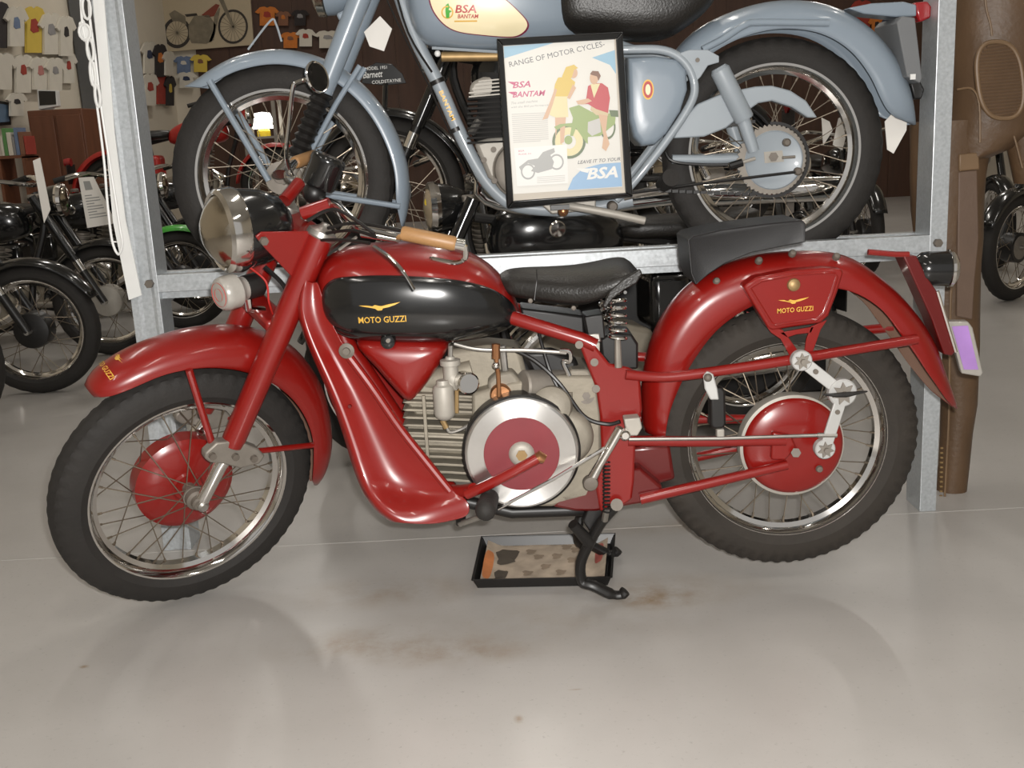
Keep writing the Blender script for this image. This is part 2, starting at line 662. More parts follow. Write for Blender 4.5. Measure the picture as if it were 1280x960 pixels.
def gpl(pts, o, t):
    """outline on the plane o towards the viewer, t thick away from him"""
    return MB().prism([g(x, y, o) for x, y in pts], V((0, t, 0)))


G = thing('red_motorcycle', 'dark red vintage motorcycle with black tank panels on its centre stand', 'motorcycle', (-.08, GY, 0))

# wheels
rimf = wheel(G, FC, F2, L2, U2, .33, .253, .046, nsp=36, hub_r=.028, hub_w=.048, far_r=.118, knob=.0025, sp_r=.0016)
rimr = wheel(G, RC, FX, LY, UZ, .33, .253, .048, tyre_mat='rubber2', nsp=36, hub_r=.05, hub_w=.04, far_r=.05, knob=.0065, seg=264, sp_r=.0016)
# front drum
drum = MB().lathe([(.02, .012), (.035, .012), (.04, .006), (.105, .002), (.118, -.008), (.124, -.012), (.124, -.055), (.02, -.06)], FC + L2 * -.004, L2, 64).build('brake_drum', 'red', G)
MB().lathe([(.002, .095), (.014, .095), (.018, .09), (.018, .076), (.026, .072), (.026, .05), (.012, .05)], FC, L2, 28).build('axle_nut', 'bolt', G)
MB().cyl(fl_(0, -.11, 0), fl_(0, .09, 0), .011).build('axle', 'steel', G)
# fork
fd = (V((-.268, 0, .498))).normalized()
for sd in (1, -1):
    b = .098 * sd
    p_lo, p_hi = fl_(-.100, b, .163), fl_(-.352, b, .632)
    dd = (p_hi - p_lo).normalized()
    leg = MB().tube([p_lo - dd * .02, p_lo, p_lo.lerp(p_hi, .3), p_hi], [.026, .0285, .0295, .0305], 24).build('fork_leg', 'red', G)
    MB().lathe([(.001, .032), (.010, .032), (.012, .026), (.020, .020), (.034, .012), (.036, 0), (.034, -.004), (.03, -.004)], p_hi, dd, 28).build('fork_cap', 'steel', leg)
    # bottom lug and leading slider
    lug = MB().prism([fl_(x, b + .020 * sd, z) for x, z in ((-.02, .155), (-.05, .175), (-.10, .165), (-.15, .125), (-.165, .10), (-.15, .082), (-.10, .085), (-.06, .112), (-.03, .125), (-.018, .14))], L2 * (-.03 * sd))
    lug = lug.build('fork_lug', 'dullsteel', G, bevel=.004)
    for x, z in ((-.035, .145), (-.09, .125), (-.135, .105)):
        MB().cyl(fl_(x, b + .018 * sd, z), fl_(x, b + .030 * sd, z), .009, n=8).build('bolt', 'bolt', lug)
    MB().tube([fl_(-.088, b * .86, .12), fl_(-.06, b * .86, .085), fl_(-.012, b * .86, .01), fl_(-.006, b * .86, -.005)], [.017, .0175, .0175, .015], 20).build('slider', 'chrome', G)
    MB().tube([fl_(-.004, b * .82 - .012 * sd, -.004), fl_(-.006, b * .82 + .018 * sd, -.006), fl_(-.006, b * .82 + .024 * sd, -.006)], [.015, .014, .009], 20).build('axle_clamp', 'steel', G)
    # mudguard stays
    MB().tube([fl_(-.018, .075 * sd, .36), fl_(-.045, .094 * sd, .165)], .009, 10).build('mudguard_stay', 'red', G)
    MB().tube([fl_(-.15, .094 * sd, .106), fl_(-.31, .072 * sd, .060)], .0075, 10).build('mudguard_stay', 'red', G)
    # headlamp ear
    MB().prism([fl_(x, .098 * sd, z) for x, z in ((-.195, .660), (-.21, .668), (-.345, .645), (-.350, .60), (-.300, .53), (-.275, .545), (-.215, .628))], L2 * (-.006 * sd)).build('headlamp_ear', 'red', G, bevel=.002)
# crown plates joining the legs
MB().box(fl_(-.345, 0, .618), (.07, .19, .03), Matrix((F2, L2, U2)).transposed()).build('fork_crown', 'red', G, bevel=.008)
MB().box(fl_(-.235, 0, .43), (.06, .19, .03), Matrix((F2, L2, U2)).transposed()).build('fork_yoke', 'red', G, bevel=.008)
MB().tube([fl_(-.300, 0, .41), fl_(-.400, 0, .605)], .032, 20).build('steering_head', 'red', G)
# headlamp
hc = fl_(-.203, .0, .645)
hax = (F2 * 1 + U2 * .04).normalized()
hl = MB().lathe([(.001, -.115), (.04, -.108), (.07, -.085), (.086, -.045), (.092, 0), (.092, .012)], hc, hax, 40).build('headlamp_shell', 'black', G)
MB().lathe([(.090, .008), (.096, .012), (.099, .022), (.096, .052), (.088, .060), (.083, .056), (.084, .01)], hc, hax, 48, closed=True).build('headlamp_rim', 'chrome', hl)
MB().lathe([(.001, .098), (.03, .093), (.056, .08), (.075, .064), (.087, .048)], hc, hax, 40).build('lens', 'glass', hl)
MB().cyl(fl_(-.212, .09, .648), fl_(-.212, .108, .648), .01, n=6).build('bolt', 'bolt', hl)
# front mudguard
fg = mudguard('front_mudguard', G, FC, F2, L2, U2,
              [(60, .392, .375, .030), (64, .402, .368, .055), (72, .408, .362, .068), (85, .414, .362, .072), (100, .424, .358, .074), (115, .436, .352, .075), (130, .440, .344, .075),
               (150, .420, .332, .074), (165, .400, .322, .073), (180, .386, .312, .068), (192, .372, .322, .045), (198, .366, .35, .012)], .07, 'red', 'lining', n=60, shoulder=.75)
# gold lettering on the mudguard nose
def nose(uu, vv, a0=70):
    a = a0 + math.degrees(vv / .41)
    th = uu / .066
    r = .408 - .052 + .052 * math.cos(th) + .0015
    ca, sa = math.cos(R(a)), math.sin(R(a))
    return FC + F2 * (r * ca) + U2 * (r * sa) + L2 * (.0675 * math.sin(th))
lettering(MB(), 'MOTO GUZZI', .098, .013, lambda u_, v_: nose(u_, v_, 68.5), bold=.015).build('lettering', 'gold', fg, smooth=0)
EA = [(-1, .32), (-.6, .30), (-.40, .12), (-.22, .34), (-.05, .22), (.1, .18), (.4, .34), (1, .55), (.72, .24), (.42, .02), (.16, -.08), (.1, -.3), (-.1, -.32), (-.22, -.1), (-.5, .06), (-.78, .18)]
cc = (-.05, .04)
MB().add([nose(.05 * cc[0], .022 * cc[1], 73.5)] + [nose(.05 * x, .022 * y, 73.5) for x, y in EA], [(0, i + 1, (i + 1) % len(EA) + 1) for i in range(len(EA))]).build('eagle_emblem', 'gold', fg, smooth=0)
# horn
hx = fl_(-.128, .055, .520)
hd = (F2 * 1 + L2 * .25 + U2 * .05).normalized()
horn = MB().lathe([(.001, .018), (.02, .018), (.033, .016), (.038, .010), (.040, 0), (.040, -.026), (.032, -.036), (.028, -.044), (.028, -.058)], hx, hd, 32).build('horn', 'clear', G)
MB().lathe([(.028, -.05), (.029, -.055), (.029, -.092), (.024, -.098), (.001, -.098)], hx, hd, 28).build('horn_body', 'satin', horn)
for k in range(2):
    MB().lathe([(.0146 + .013 * k, .0165), (.0150 + .013 * k, .0192 - .001 * k), (.0154 + .013 * k, .0165)], hx, hd, 28).build('ring', 'redplastic', horn)
MB().tube([hx - hd * .06 - U2 * .028, hx - hd * .06 - U2 * .055, hx - hd * .1 - U2 * .07], .009, 8).build('horn_bracket', 'chrome', horn)
MB().tube(cr([fl_(-.20, .03, .56), fl_(-.225, .06, .53), fl_(-.225, .07, .48), fl_(-.245, .05, .42)]), .0025, 6).build('red_wire', 'redplastic', G)
MB().tube(cr([fl_(-.24, .02, .55), fl_(-.275, .05, .50), fl_(-.27, .06, .45), fl_(-.29, .02, .40)]), .006, 6).build('loom', 'satin', G)

# handlebar and controls (steered with the fork)
def sloc(p):
    d = p - FC
    return V((d.dot(F2), d.dot(L2), d.dot(U2)))
gA, gB, gM = sloc(fp(502, 291, .285)), sloc(fp(570, 305, .365)), sloc(fp(452, 284, .20))
hb_half = [gB, gA, gM, V((-.405, .08, .69))]
hb_pts = [fl_(*q) for q in hb_half] + [fl_(-.395, 0, .685)] + [fl_(q.x, -q.y, q.z) for q in hb_half[::-1]]
hbar = MB().tube(cr(hb_pts, 6), .011, 12).build('handlebar', 'chrome', G)
for sd in (1, -1):
    a_, b_ = fl_(gA.x, gA.y * sd, gA.z), fl_(gB.x, gB.y * sd, gB.z)
    MB().tube([a_, a_.lerp(b_, .05), a_.lerp(b_, .95), b_], [.014, .0165, .0165, .014], 16).build('grip', 'wood', hbar)
    e_ = b_ + (b_ - a_).normalized() * .02
    MB().cyl(b_, e_, .014).build('bar_end', 'chrome', hbar)
    MB().tube(cr([e_, e_ - U2 * .03, e_ - U2 * .044 + F2 * .015 - L2 * .02 * sd, e_ - U2 * .052 + F2 * .04 - L2 * .085 * sd]), [.007] * 9 + [.005] * 15 + [.003], 8).build('inverted_lever', 'chrome', hbar)
    lv = fl_(gM.x - .01, (gM.y + .03) * sd, gM.z)
    MB().tube([lv + F2 * .02, lv - F2 * .03 + L2 * .07 * sd], [.02, .016], 12, flat=.6).build('lever_clamp', 'chrome', hbar)
MB().tube(cr([g(468, 308, .26), g(485, 320, .30), g(503, 338, .33), g(518, 362, .34)]), [.006] * 9 + [.005] * 9 + [.004] * 7, 8, flat=.5).build('clutch_lever', 'chrome', hbar)
# cables over the head
for k, (p1, p2, p3) in enumerate((((405, 292), (440, 288), (470, 296)), ((402, 300), (430, 300), (462, 304)), ((410, 285), (445, 279), (500, 288)), ((385, 275), (420, 262), (468, 292)))):
    MB().tube(cr([g(*p1, .08 + .02 * k), g(*p2, .16), g(*p3, .22)]), .004, 6).build('cable', 'satin', hbar)
MB().tube([g(424, 312, .16), g(446, 296, .17)], .0035, 6).build('cable_ferrule', 'steel', hbar)
# clock and damper on the crown
sc = fp(404, 216, .0)
spd = MB().lathe([(.001, .042), (.036, .042), (.041, .036), (.042, .026), (.040, .022), (.040, -.03), (.036, -.036), (.001, -.036)], sc, SA, 36).build('speedometer', 'black', G)
MB().cyl(sc - SA * .034, sc - SA * .12, .010, n=10).build('damper_rod', 'steel', spd)
MB().tube([fl_(-.33, .05, .675), fl_(-.385, .085, .70)], .016, 14).build('handlebar_clamp', 'red', G)
MB().tube([fl_(-.33, -.05, .675), fl_(-.385, -.085, .70)], .016, 14).build('handlebar_clamp', 'red', G)
MB().ball(fl_(-.385, .0, .70), .028, 14).build('damper_knob', 'satin', G)
# mirror on the far side of the bar
mc = fp(395, 97, -.2)
mr = MB().lathe([(.001, -.012), (.02, -.010), (.035, -.004), (.040, .004), (.038, .008), (.034, .006), (.001, .006)], mc, (V((.55, -.35, .1))).normalized(), 36).build('mirror', 'chrome', G)
MB().lathe([(.001, .0072), (.034, .0072)], mc, (V((.55, -.35, .1))).normalized(), 36).build('mirror_glass', 'screen', mr)
MB().tube(cr([mc, fp(372, 103, -.2), fp(366, 112, -.2), fp(362, 150, -.2), fp(358, 195, -.2), fp(366, 222, -.2), fl_(gM.x, -gM.y, gM.z)], 6), .0055, 8).build('mirror_stem', 'chrome', mr)

# ---- tank
tk = [(388, 356, 392, .035), (393, 340, 404, .068), (402, 326, 414, .092), (416, 315, 424, .112), (440, 308, 431, .128), (480, 304, 434, .138), (530, 304, 435, .138), (572, 311, 432, .132), (606, 327, 426, .115), (630, 349, 418, .09), (644, 374, 410, .06), (650, 390, 404, .03)]
TX = [g(x, 370, .10).x for x, *_ in tk]
TT = [g(x, t, .02).z for x, t, *_ in tk]
TB = [g(x, b, .09).z for x, t, b, _ in tk]
TW = [q[3] for q in tk]


def tank_half(x, z):
    t, b, w_ = interp(TX, TT, x), interp(TX, TB, x), interp(TX, TW, x)
    zc, hz = b + (t - b) * .42, 0
    hz = (t - zc) if z > zc else (zc - b)
    q = min(.999, abs(z - zc) / max(hz, 1e-4))
    return w_ * (1 - q ** 2.5) ** (1 / 2.5)


rings = []
for i in range(49):
    x = TX[0] + (TX[-1] - TX[0]) * (i / 48)
    t, b, w_ = interp(TX, TT, x), interp(TX, TB, x), interp(TX, TW, x)
    zc = b + (t - b) * .42
    ring = []
    for j in range(36):
        a = 2 * math.pi * j / 36
        c_, s_ = math.cos(a), math.sin(a)
        e = 2 / 2.5
        ring.append(V((x, GY - w_ * abs(c_) ** e * (1 if c_ >= 0 else -1), zc + ((t - zc) if s_ > 0 else (zc - b)) * abs(s_) ** e * (1 if s_ >= 0 else -1))))
    rings.append(ring)
tank = MB().loft(rings).build('fuel_tank', 'red', G, smooth=50)
pan = [(399, 380), (402, 362), (416, 350), (440, 346), (480, 344), (530, 346), (575, 351), (612, 362), (636, 379), (646, 396), (644, 412), (622, 424), (575, 430), (520, 432), (460, 432), (430, 428), (412, 416), (403, 398)]
for sd in (1, -1):
    pp = [g(x, y, .128) for x, y in pan]
    pp = cr(pp, 5, closed=True)
    cx, cz = sum(p.x for p in pp) / len(pp), sum(p.z for p in pp) / len(pp)
    mbp = MB()
    rings = []
    for s_, e_ in ((1.0, -.004), (1.0, .004), (.985, .0075), (.95, .009), (.8, .0095), (.6, .0095), (.4, .0095), (.2, .0095), (.02, .0095)):
        rings.append([V((cx + (p.x - cx) * s_, GY - sd * (tank_half(cx + (p.x - cx) * s_, cz + (p.z - cz) * s_) + e_), cz + (p.z - cz) * s_)) for p in pp])
    panel = mbp.loft(rings).build('tank_panel', 'black', tank, smooth=50)
    plx = lambda x, z, e=.0102, sd=sd: V((x, GY - sd * (tank_half(x, z) + e), z))
    o_ = g(478, 399, .14)
    k_ = -1 if sd < 0 else 1
    lettering(MB(), 'MOTO GUZZI', .110, .0150, lambda u_, v_: plx(o_.x + k_ * u_, o_.z + v_), bold=.015).build('lettering', 'gold', tank, smooth=0)
    eg = g(475, 384, .14)
    EA = [(-1, .32), (-.6, .30), (-.40, .12), (-.22, .34), (-.05, .22), (.1, .18), (.4, .34), (1, .55), (.72, .24), (.42, .02), (.16, -.08), (.1, -.3), (-.1, -.32), (-.22, -.1), (-.5, .06), (-.78, .18)]
    # fan from the body keeps the wings open
    cc = (-.05, .04)
    vs = [plx(eg.x + .048 * cc[0] * k_, eg.z + .020 * cc[1])] + [plx(eg.x + .048 * x * k_, eg.z + .020 * y) for x, y in EA]
    MB().add(vs, [(0, i + 1, (i + 1) % len(EA) + 1) for i in range(len(EA))]).build('eagle_emblem', 'gold', tank, smooth=0)
MB().lathe([(.001, .012), (.009, .012), (.016, .008), (.018, 0), (.018, -.02)], g(485, 427, .115), LY, 24).build('panel_knob', 'black', tank)
MB().cyl(g(485, 426, .126), g(485, 426, .131), .005, n=12).build('screw', 'bolt', tank)
# lower lobe of the tank
lob = cr([V((x, y, 0)) for x, y in ((444, 428), (500, 424), (556, 430), (552, 452), (536, 478), (518, 500), (508, 503), (496, 492), (470, 462))], 4, closed=True)
rings = []
for o, s_ in ((.112, .06), (.111, .35), (.107, .62), (.099, .82), (.085, .95), (.06, 1.0), (-.06, 1.0), (-.085, .95), (-.107, .62), (-.112, .06)):
    cxp, cyp = 505, 455
    rings.append([g(cxp + (q.x - cxp) * s_, cyp + (q.y - cyp) * s_, .09) + V((0, .09 - o, 0)) for q in lob])
MB().loft(rings).build('tank_lower_lobe', 'red', tank, smooth=80)

# ---- frame
fr = MB()
fr.tube([g(400, 330, 0), g(430, 425, 0), g(500, 530, 0), g(575, 630, 0)], .022, 14)
fr.tube([g(400, 330, 0), g(600, 345, 0), g(650, 400, 0)], .02, 14)
frame = fr.build('frame_spine', 'red', G)
for sd in (1, -1):
    MB().tube([g(640, 397, .07) if sd > 0 else g(640, 397, .07) + V((0, .14, 0)), g(668, 406, .085) if sd > 0 else g(668, 406, .085) + V((0, .17, 0)), g(727, 424, .105) if sd > 0 else g(727, 424, .105) + V((0, .21, 0)), g(745, 432, .11) if sd > 0 else g(745, 432, .11) + V((0, .22, 0))], .0165, 14).build('seat_tube', 'red', G)
    mir = (lambda p, sd=sd: p if sd > 0 else V((p.x, 2 * GY - p.y, p.z)))
    # gusset plate behind the engine
    gp = [(722, 425), (738, 425), (750, 440), (762, 455), (786, 460), (800, 468), (803, 512), (795, 545), (793, 600), (790, 625), (768, 640), (750, 640), (745, 610), (752, 560), (750, 520), (745, 485), (735, 460)]
    MB().prism([mir(g(x, y, .115)) for x, y in gp], V((0, .022 * sd, 0))).build('gusset_plate', 'red', G, bevel=.006)
    for x, y in ((724, 431), (743, 453), (745, 486), (728, 424 + 70)):
        if x == 728: continue
        MB().cyl(mir(g(x, y, .114)), mir(g(x, y, .124)), .0095, n=12).build('bolt', 'bolt', G)
    # rear stays
    MB().tube(cr([mir(g(782, 468, .12)), mir(g(815, 471, .115)), mir(g(850, 470, .115)), mir(g(930, 459, .115)), mir(g(1000, 448, .115)), mir(g(1060, 438, .10)), mir(g(1146, 424, .08))], 4), .0125, 12).build('rear_stay', 'red', G)
    MB().tube([mir(g(785, 551, .11)), mir(g(870, 552, .105)), mir(g(982, 551, .10))], [.013, .013, .012], 12).build('swing_arm_upper', 'red', G)
    MB().tube([mir(g(800, 624, .11)), mir(g(860, 610, .105)), mir(g(984, 581, .10))], [.0135, .013, .0115], 12).build('swing_arm_lower', 'red', G)
# lower cradle and plates
MB().prism([g(x, y, .10) for x, y in ((745, 600), (800, 585), (830, 610), (815, 628), (790, 632), (745, 640), (720, 640), (690, 634), (700, 618))], V((0, .20, 0))).build('cradle_block', 'darkred', G, bevel=.008)
MB().tube([g(560, 622, .03), g(640, 640, .03), g(760, 636, .03)], .016, 12).build('sump_tube', 'satin', G)
MB().prism([g(x, y, .05) for x, y in ((782, 560), (838, 555), (845, 600), (800, 612))], V((0, .1, 0))).build('pivot_block', 'darkred', G, bevel=.01)

# ---- leg shields (pressed steel, rolled inner edge)
rows = [((380, 346), (390, 352), (398, 350), .085), ((367, 382), (388, 392), (408, 388), .10), ((384, 430), (410, 436), (430, 434), .108), ((407, 480), (438, 486), (462, 478), .118), ((426, 530), (460, 540), (500, 534), .128),
        ((439, 575), (480, 588), (533, 577), .140), ((450, 610), (498, 620), (562, 612), .155), ((470, 640), (520, 640), (588, 622), .19), ((492, 653), (540, 657), (590, 646), .195)]
for sd in (1, -1):
    mir = (lambda p, sd=sd: p if sd > 0 else V((p.x, 2 * GY - p.y, p.z)))
    rings = []
    for i, (a_, b_, c_, o_) in enumerate(rows):
        dip = .022 if 1 < i < 7 else .004
        rings.append([mir(g(*a_, o_ - .035)), mir(g(a_[0] + 3, a_[1], o_)), mir(g(a_[0] * .72 + b_[0] * .28, a_[1] * .72 + b_[1] * .28, o_ + .006)), mir(g(*b_, o_ - dip)), mir(g(b_[0] * .45 + c_[0] * .55, b_[1] * .45 + c_[1] * .55, o_ - dip * .8)), mir(g(*c_, o_))])
    ls = MB().loft(rings, caps=False, closed=False).build('leg_shield', 'red', G, smooth=60, solid=.003 * sd, sub=2)
    MB().tube(cr([mir(g(430, 437, .116)), mir(g(462, 480, .126)), mir(g(500, 535, .134)), mir(g(534, 578, .146)), mir(g(563, 614, .160))], 4), [.010] * 17, 10).build('rolled_edge', 'red', ls)
    MB().lathe([(.001, .006), (.008, .006), (.009, 0), (.018, -.002), (.018, -.006)], mir(g(433, 439, .13)), LY * sd, 20).build('bolt', 'bolt', ls)
    MB().lathe([(.001, .003), (.004, .003), (.005, -.004)], mir(g(437, 508, .128)), LY * sd, 12).build('rivet', 'darkred', ls)

# ---- engine
eng = MB()
eng.lathe([(.001, .0), (.10, 0), (.118, -.012), (.12, -.03), (.12, -.15), (.1, -.17), (.001, -.17)], g(664, 562, .105), LY, 40)
eng.prism([g(x, y, .10) for x, y in ((590, 492), (640, 478), (700, 470), (745, 470), (752, 520), (752, 590), (735, 622), (690, 634), (630, 634), (590, 610))], V((0, .2, 0)))
cc_ = eng.build('crankcase', 'alloy', G, bevel=.008)
gb = MB().lathe([(.001, .03), (.05, .03), (.062, .022), (.068, .008), (.068, -.06), (.001, -.06)], g(706, 545, .12), LY, 36).build('gearbox_cover', 'alloymid', G)
MB().lathe([(.001, .05), (.03, .05), (.046, .04), (.05, .02), (.05, -.08)], g(690, 508, .105), V((-.1, -1, .25)), 30).build('dynamo', 'alloymid', G)
MB().lathe([(.001, .05), (.034, .05), (.038, .045), (.038, -.08), (.001, -.08)], g(676, 482, .08), V((-1, -.5, .15)), 30).build('magneto', 'dullsteel', G)
MB().prism([g(x, y, .09) for x, y in ((712, 462), (735, 462), (748, 480), (752, 520), (720, 522), (706, 500))], V((0, .15, 0))).build('gearbox_lid', 'alloymid', G, bevel=.006)
MB().cyl(g(733, 495, .085), g(733, 495, .098), .019, n=20).build('filler_cap', 'bolt', G)
MB().cyl(g(733, 495, .098), g(733, 495, .103), .010, n=6).build('bolt', 'bolt', G)
MB().cyl(g(710, 490, .10), g(710, 512, .10), .011, n=12).build('plunger', 'alloymid', G)
# cylinder: horizontal barrel with stacked fins
c0_, c1_ = g(512, 545, .0), g(600, 548, .0)
barrel = MB().tube([c0_, c1_], .062, 24).build('cylinder', 'alloy', G)
for k in range(12):
    yy = 492 + k * 9.6
    xl = 503 + (0 if k < 6 else (k - 5) * 3.2)
    pts_ = [(xl + 6, yy), (xl + 40, yy + 1), (592, yy + 3), (592, yy + 6.0), (xl + 40, yy + 4), (xl + 6, yy + 3.0), (xl, yy + 1.5)]
    gpl(pts_, .085, .17).build('fin', 'alloy', barrel, smooth=0, bevel=.001)
MB().box(g(533, 545, .088) , (.008, .012, .2)).build('fin_post', 'alloy', barrel, bevel=.001)
# head and rocker dome above
gpl(((560, 438), (610, 432), (650, 436), (660, 470), (640, 495), (585, 500), (560, 480)), .05, .12).build('cylinder_head', 'alloy', G, bevel=.012)
gpl(((505, 478), (545, 470), (560, 495), (600, 500), (600, 520), (520, 520), (505, 500)), .06, .12).build('head_casting', 'alloy', G, bevel=.006)
MB().tube([g(528, 478, .03), g(560, 470, .05), g(590, 462, .05)], [.028, .026, .024], 18).build('inlet_stub', 'alloy', G)
# carburettor
cb = MB().lathe([(.001, -.045), (.012, -.044), (.022, -.036), (.025, -.028), (.025, .030), (.022, .038), (.016, .042), (.014, .052), (.001, .052)], g(555, 502, .115), UZ, 28).build('carburettor', 'alloylight', G)
MB().lathe([(.001, .022), (.010, .022), (.012, .016), (.024, .014), (.024, .002), (.018, 0), (.018, -.045), (.001, -.045)], g(563, 457, .10), UZ, 26).build('slide_top', 'alloylight', cb)
MB().tube([g(563, 470, .10), g(575, 482, .10)], .020, 16).build('carburettor_body', 'alloylight', cb)
MB().lathe([(.001, .028), (.022, .028), (.026, .024), (.026, -.02), (.02, -.03)], g(582, 478, .12), V((.35, -1, .1)), 24).build('intake_foil', 'chrome', cb)
MB().cyl(g(553, 525, .115), g(558, 535, .115), .007, n=8).build('brass_fitting', 'brass', cb)
MB().tube(cr([g(558, 532, .115), g(562, 540, .12), g(575, 537, .12), g(588, 530, .11)]), .004, 8).build('fuel_pipe', 'steel', cb)
MB().cyl(g(571, 488, .12), g(571, 516, .12), .005, n=8).build('brass_rod', 'brass', cb)
MB().tube([g(563, 447, .10), g(563, 432, .10)], .006, 8).build('cable_stub', 'steel', cb)
# valve gear: copper pipe and brass cap
MB().tube(cr([g(619, 430, .12), g(621, 455, .125), g(623, 470, .125), g(624, 500, .13)]), .0055, 10).build('copper_pipe', 'copper', G)
MB().cyl(g(620, 430, .12), g(620, 448, .12), .010, n=10).build('copper_union', 'copper', G)
MB().ball(g(620, 457, .13), .009, 12).build('pipe_nut', 'chrome', G)
MB().lathe([(.001, .012), (.022, .012), (.026, .006), (.026, -.05)], g(626, 493, .10), LY, 26).build('valve_cap', 'copper', G)
gpl(((609, 478), (620, 468), (640, 464), (652, 478), (652, 500), (612, 500)), .095, .07).build('rocker_box', 'alloymid', G, bevel=.008)
MB().tube(cr([g(568, 430, .09), g(600, 437, .1), g(660, 438, .1), g(708, 441, .1)]), .005, 8).build('control_rod', 'steel', G)
MB().tube(cr([g(700, 438, .11), g(712, 440, .115), g(712, 452, .11), g(704, 452, .105), g(712, 470, .11)]), .005, 8).build('rod_link', 'chrome', G)
MB().tube([g(628, 432, .07), g(632, 470, .07)], .009, 10).build('push_rod_tube', 'steel', G)
MB().tube(cr([g(640, 436, .08), g(670, 452, .10), g(700, 480, .12), g(730, 520, .125), g(758, 530, .13), g(775, 527, .14)]), .005, 8).build('gear_cable', 'satin', G)
MB().tube(cr([g(672, 410, .06), g(680, 440, .09), g(690, 470, .11), g(706, 500, .12)]), .0045, 8).build('throttle_cable', 'satin', G)
MB().tube(cr([g(640, 440, .02), g(660, 470, .02), g(655, 490, .02)]), .022, 12).build('breather_hose', 'satin', G)
# flywheel
fcn = g(652, 567, .165)
fly = MB().lathe([(.001, 0), (.088, 0), (.0885, .004), (.126, .004), (.131, .001), (.133, -.006), (.133, -.034), (.12, -.04), (.001, -.04)], fcn, LY, 96).build('flywheel', 'brushed', G, smooth=25)
MB().lathe([(.001, .0035), (.088, .0035), (.0885, .002)], fcn, LY, 72).build('flywheel_face', 'dustred', fly)
MB().lathe([(.012, .014), (.020, .014), (.026, .010), (.030, .004), (.031, .0)], fcn, LY, 36).build('flywheel_boss', 'alloylight', fly)
MB().cyl(fcn + LY * .004, fcn + LY * .018, .0135, n=6).build('nut', 'brass', fly)
MB().lathe([(.134, .0), (.139, -.004), (.139, -.05), (.134, -.055)], fcn + LY * -.006, LY, 72, closed=True).build('flywheel_housing_ring', 'satin', fly)
# pedals and levers on this side
ped = MB().tube(cr([g(583, 618, .20), g(610, 606, .215), g(645, 588, .225), g(672, 573, .225)], 4), [.0125] * 13, 12).build('gear_pedal', 'red', G)
MB().tube([g(665, 575, .22), g(675, 571, .222), g(681, 574, .222)], [.010, .015, .011], 12).build('pedal_tip', 'copper', ped)
MB().tube([g(555, 614, .13), g(578, 614, .165), g(592, 612, .20)], .016, 12).build('pedal_pivot', 'red', ped)
peg = MB().tube([g(612, 622, .19), g(607, 637, .26)], [.022, .024], 20).build('footrest_rubber', 'rubber', G)
MB().ball(g(607, 638, .265), .024, 16).build('footrest_end', 'rubber', peg)
MB().tube([g(575, 655, .16), g(600, 646, .20)], .007, 10).build('footrest_rod', 'steel', peg)
MB().tube([g(575, 622, .10), g(576, 655, .16)], [.014, .012], 10).build('footrest_bracket', 'satin', peg)
MB().tube([g(622, 636, .20), g(690, 600, .205), g(756, 560, .19)], .0045, 8).build('linkage_rod', 'chrome', G)
lev = MB().tube([g(738, 602, .17), g(750, 580, .175), g(776, 535, .185)], [.013, .010, .012], 12).build('heel_lever', 'chrome', G)
MB().lathe([(.004, .016), (.008, .016), (.016, .014), (.018, .008), (.018, -.006)], g(738, 603, .17), LY, 22).build('lever_eye', 'bolt', lev)
MB().lathe([(.004, .014), (.008, .014), (.012, .010), (.013, -.01)], g(781, 543, .185), LY, 18).build('lever_joint', 'chrome', lev)
gpl(((780, 524), (800, 522), (803, 535), (797, 545), (784, 545)), .17, .04).build('lever_bracket', 'alloylight', G, bevel=.003)
MB().tube([g(786, 549, .165), g(900, 548, .155), g(1022, 544, .15)], .0042, 8).build('brake_rod', 'steel', G)
# stand spring and main stand
sp = [g(758 + 0, 578 + 62 * i / 90, .15) + V((.008 * math.cos(i * .9), .008 * math.sin(i * .9), 0)) for i in range(91)]
MB().tube(sp, .0022, 5).build('stand_spring', 'satin', G)
st = [g(771, 631, .12), g(752, 652, .11), g(736, 680, .09), g(726, 704, .08), g(728, 726, .075)]
ft = ground(741, 745)
st += [V((ft.x, GY - .085, .045)), V((.218, GY - .085, .020)), V((.243, GY - .085, .016)), V((.255, GY - .085, .026))]
stand = MB().tube(cr(st, 4), [.017] * 9 + [.0165] * 16 + [.013] * 4 + [.016] * 4, 12, flat=.8).build('stand_leg', 'satin', G)
st2 = [V((p.x + .012, 2 * GY - p.y + .10, p.z)) for p in st]
MB().tube(cr(st2, 4), [.017] * 9 + [.0165] * 16 + [.013] * 4 + [.016] * 4, 12, flat=.8).build('stand_leg', 'satin', G)
MB().tube([g(744, 668, .1), g(744, 668, -.19)], .012, 10).build('stand_crossbar', 'satin', G)
MB().tube([g(737, 678, .10), g(716, 655, .13)], [.016, .013], 12).build('stand_tang', 'satin', stand)
MB().tube([g(771, 631, .135), g(771, 631, .10)], .015, 14).build('stand_pivot', 'bolt', stand)
MB().tube([g(756, 650, .125), g(758, 638, .145)], .008, 8).build('spring_peg', 'steel', stand)
MB().prism([g(x, y, .095) for x, y in ((735, 636), (752, 632), (758, 655), (742, 672), (728, 652))], V((0, .03, 0))).build('stand_lug', 'satin', stand, bevel=.004)

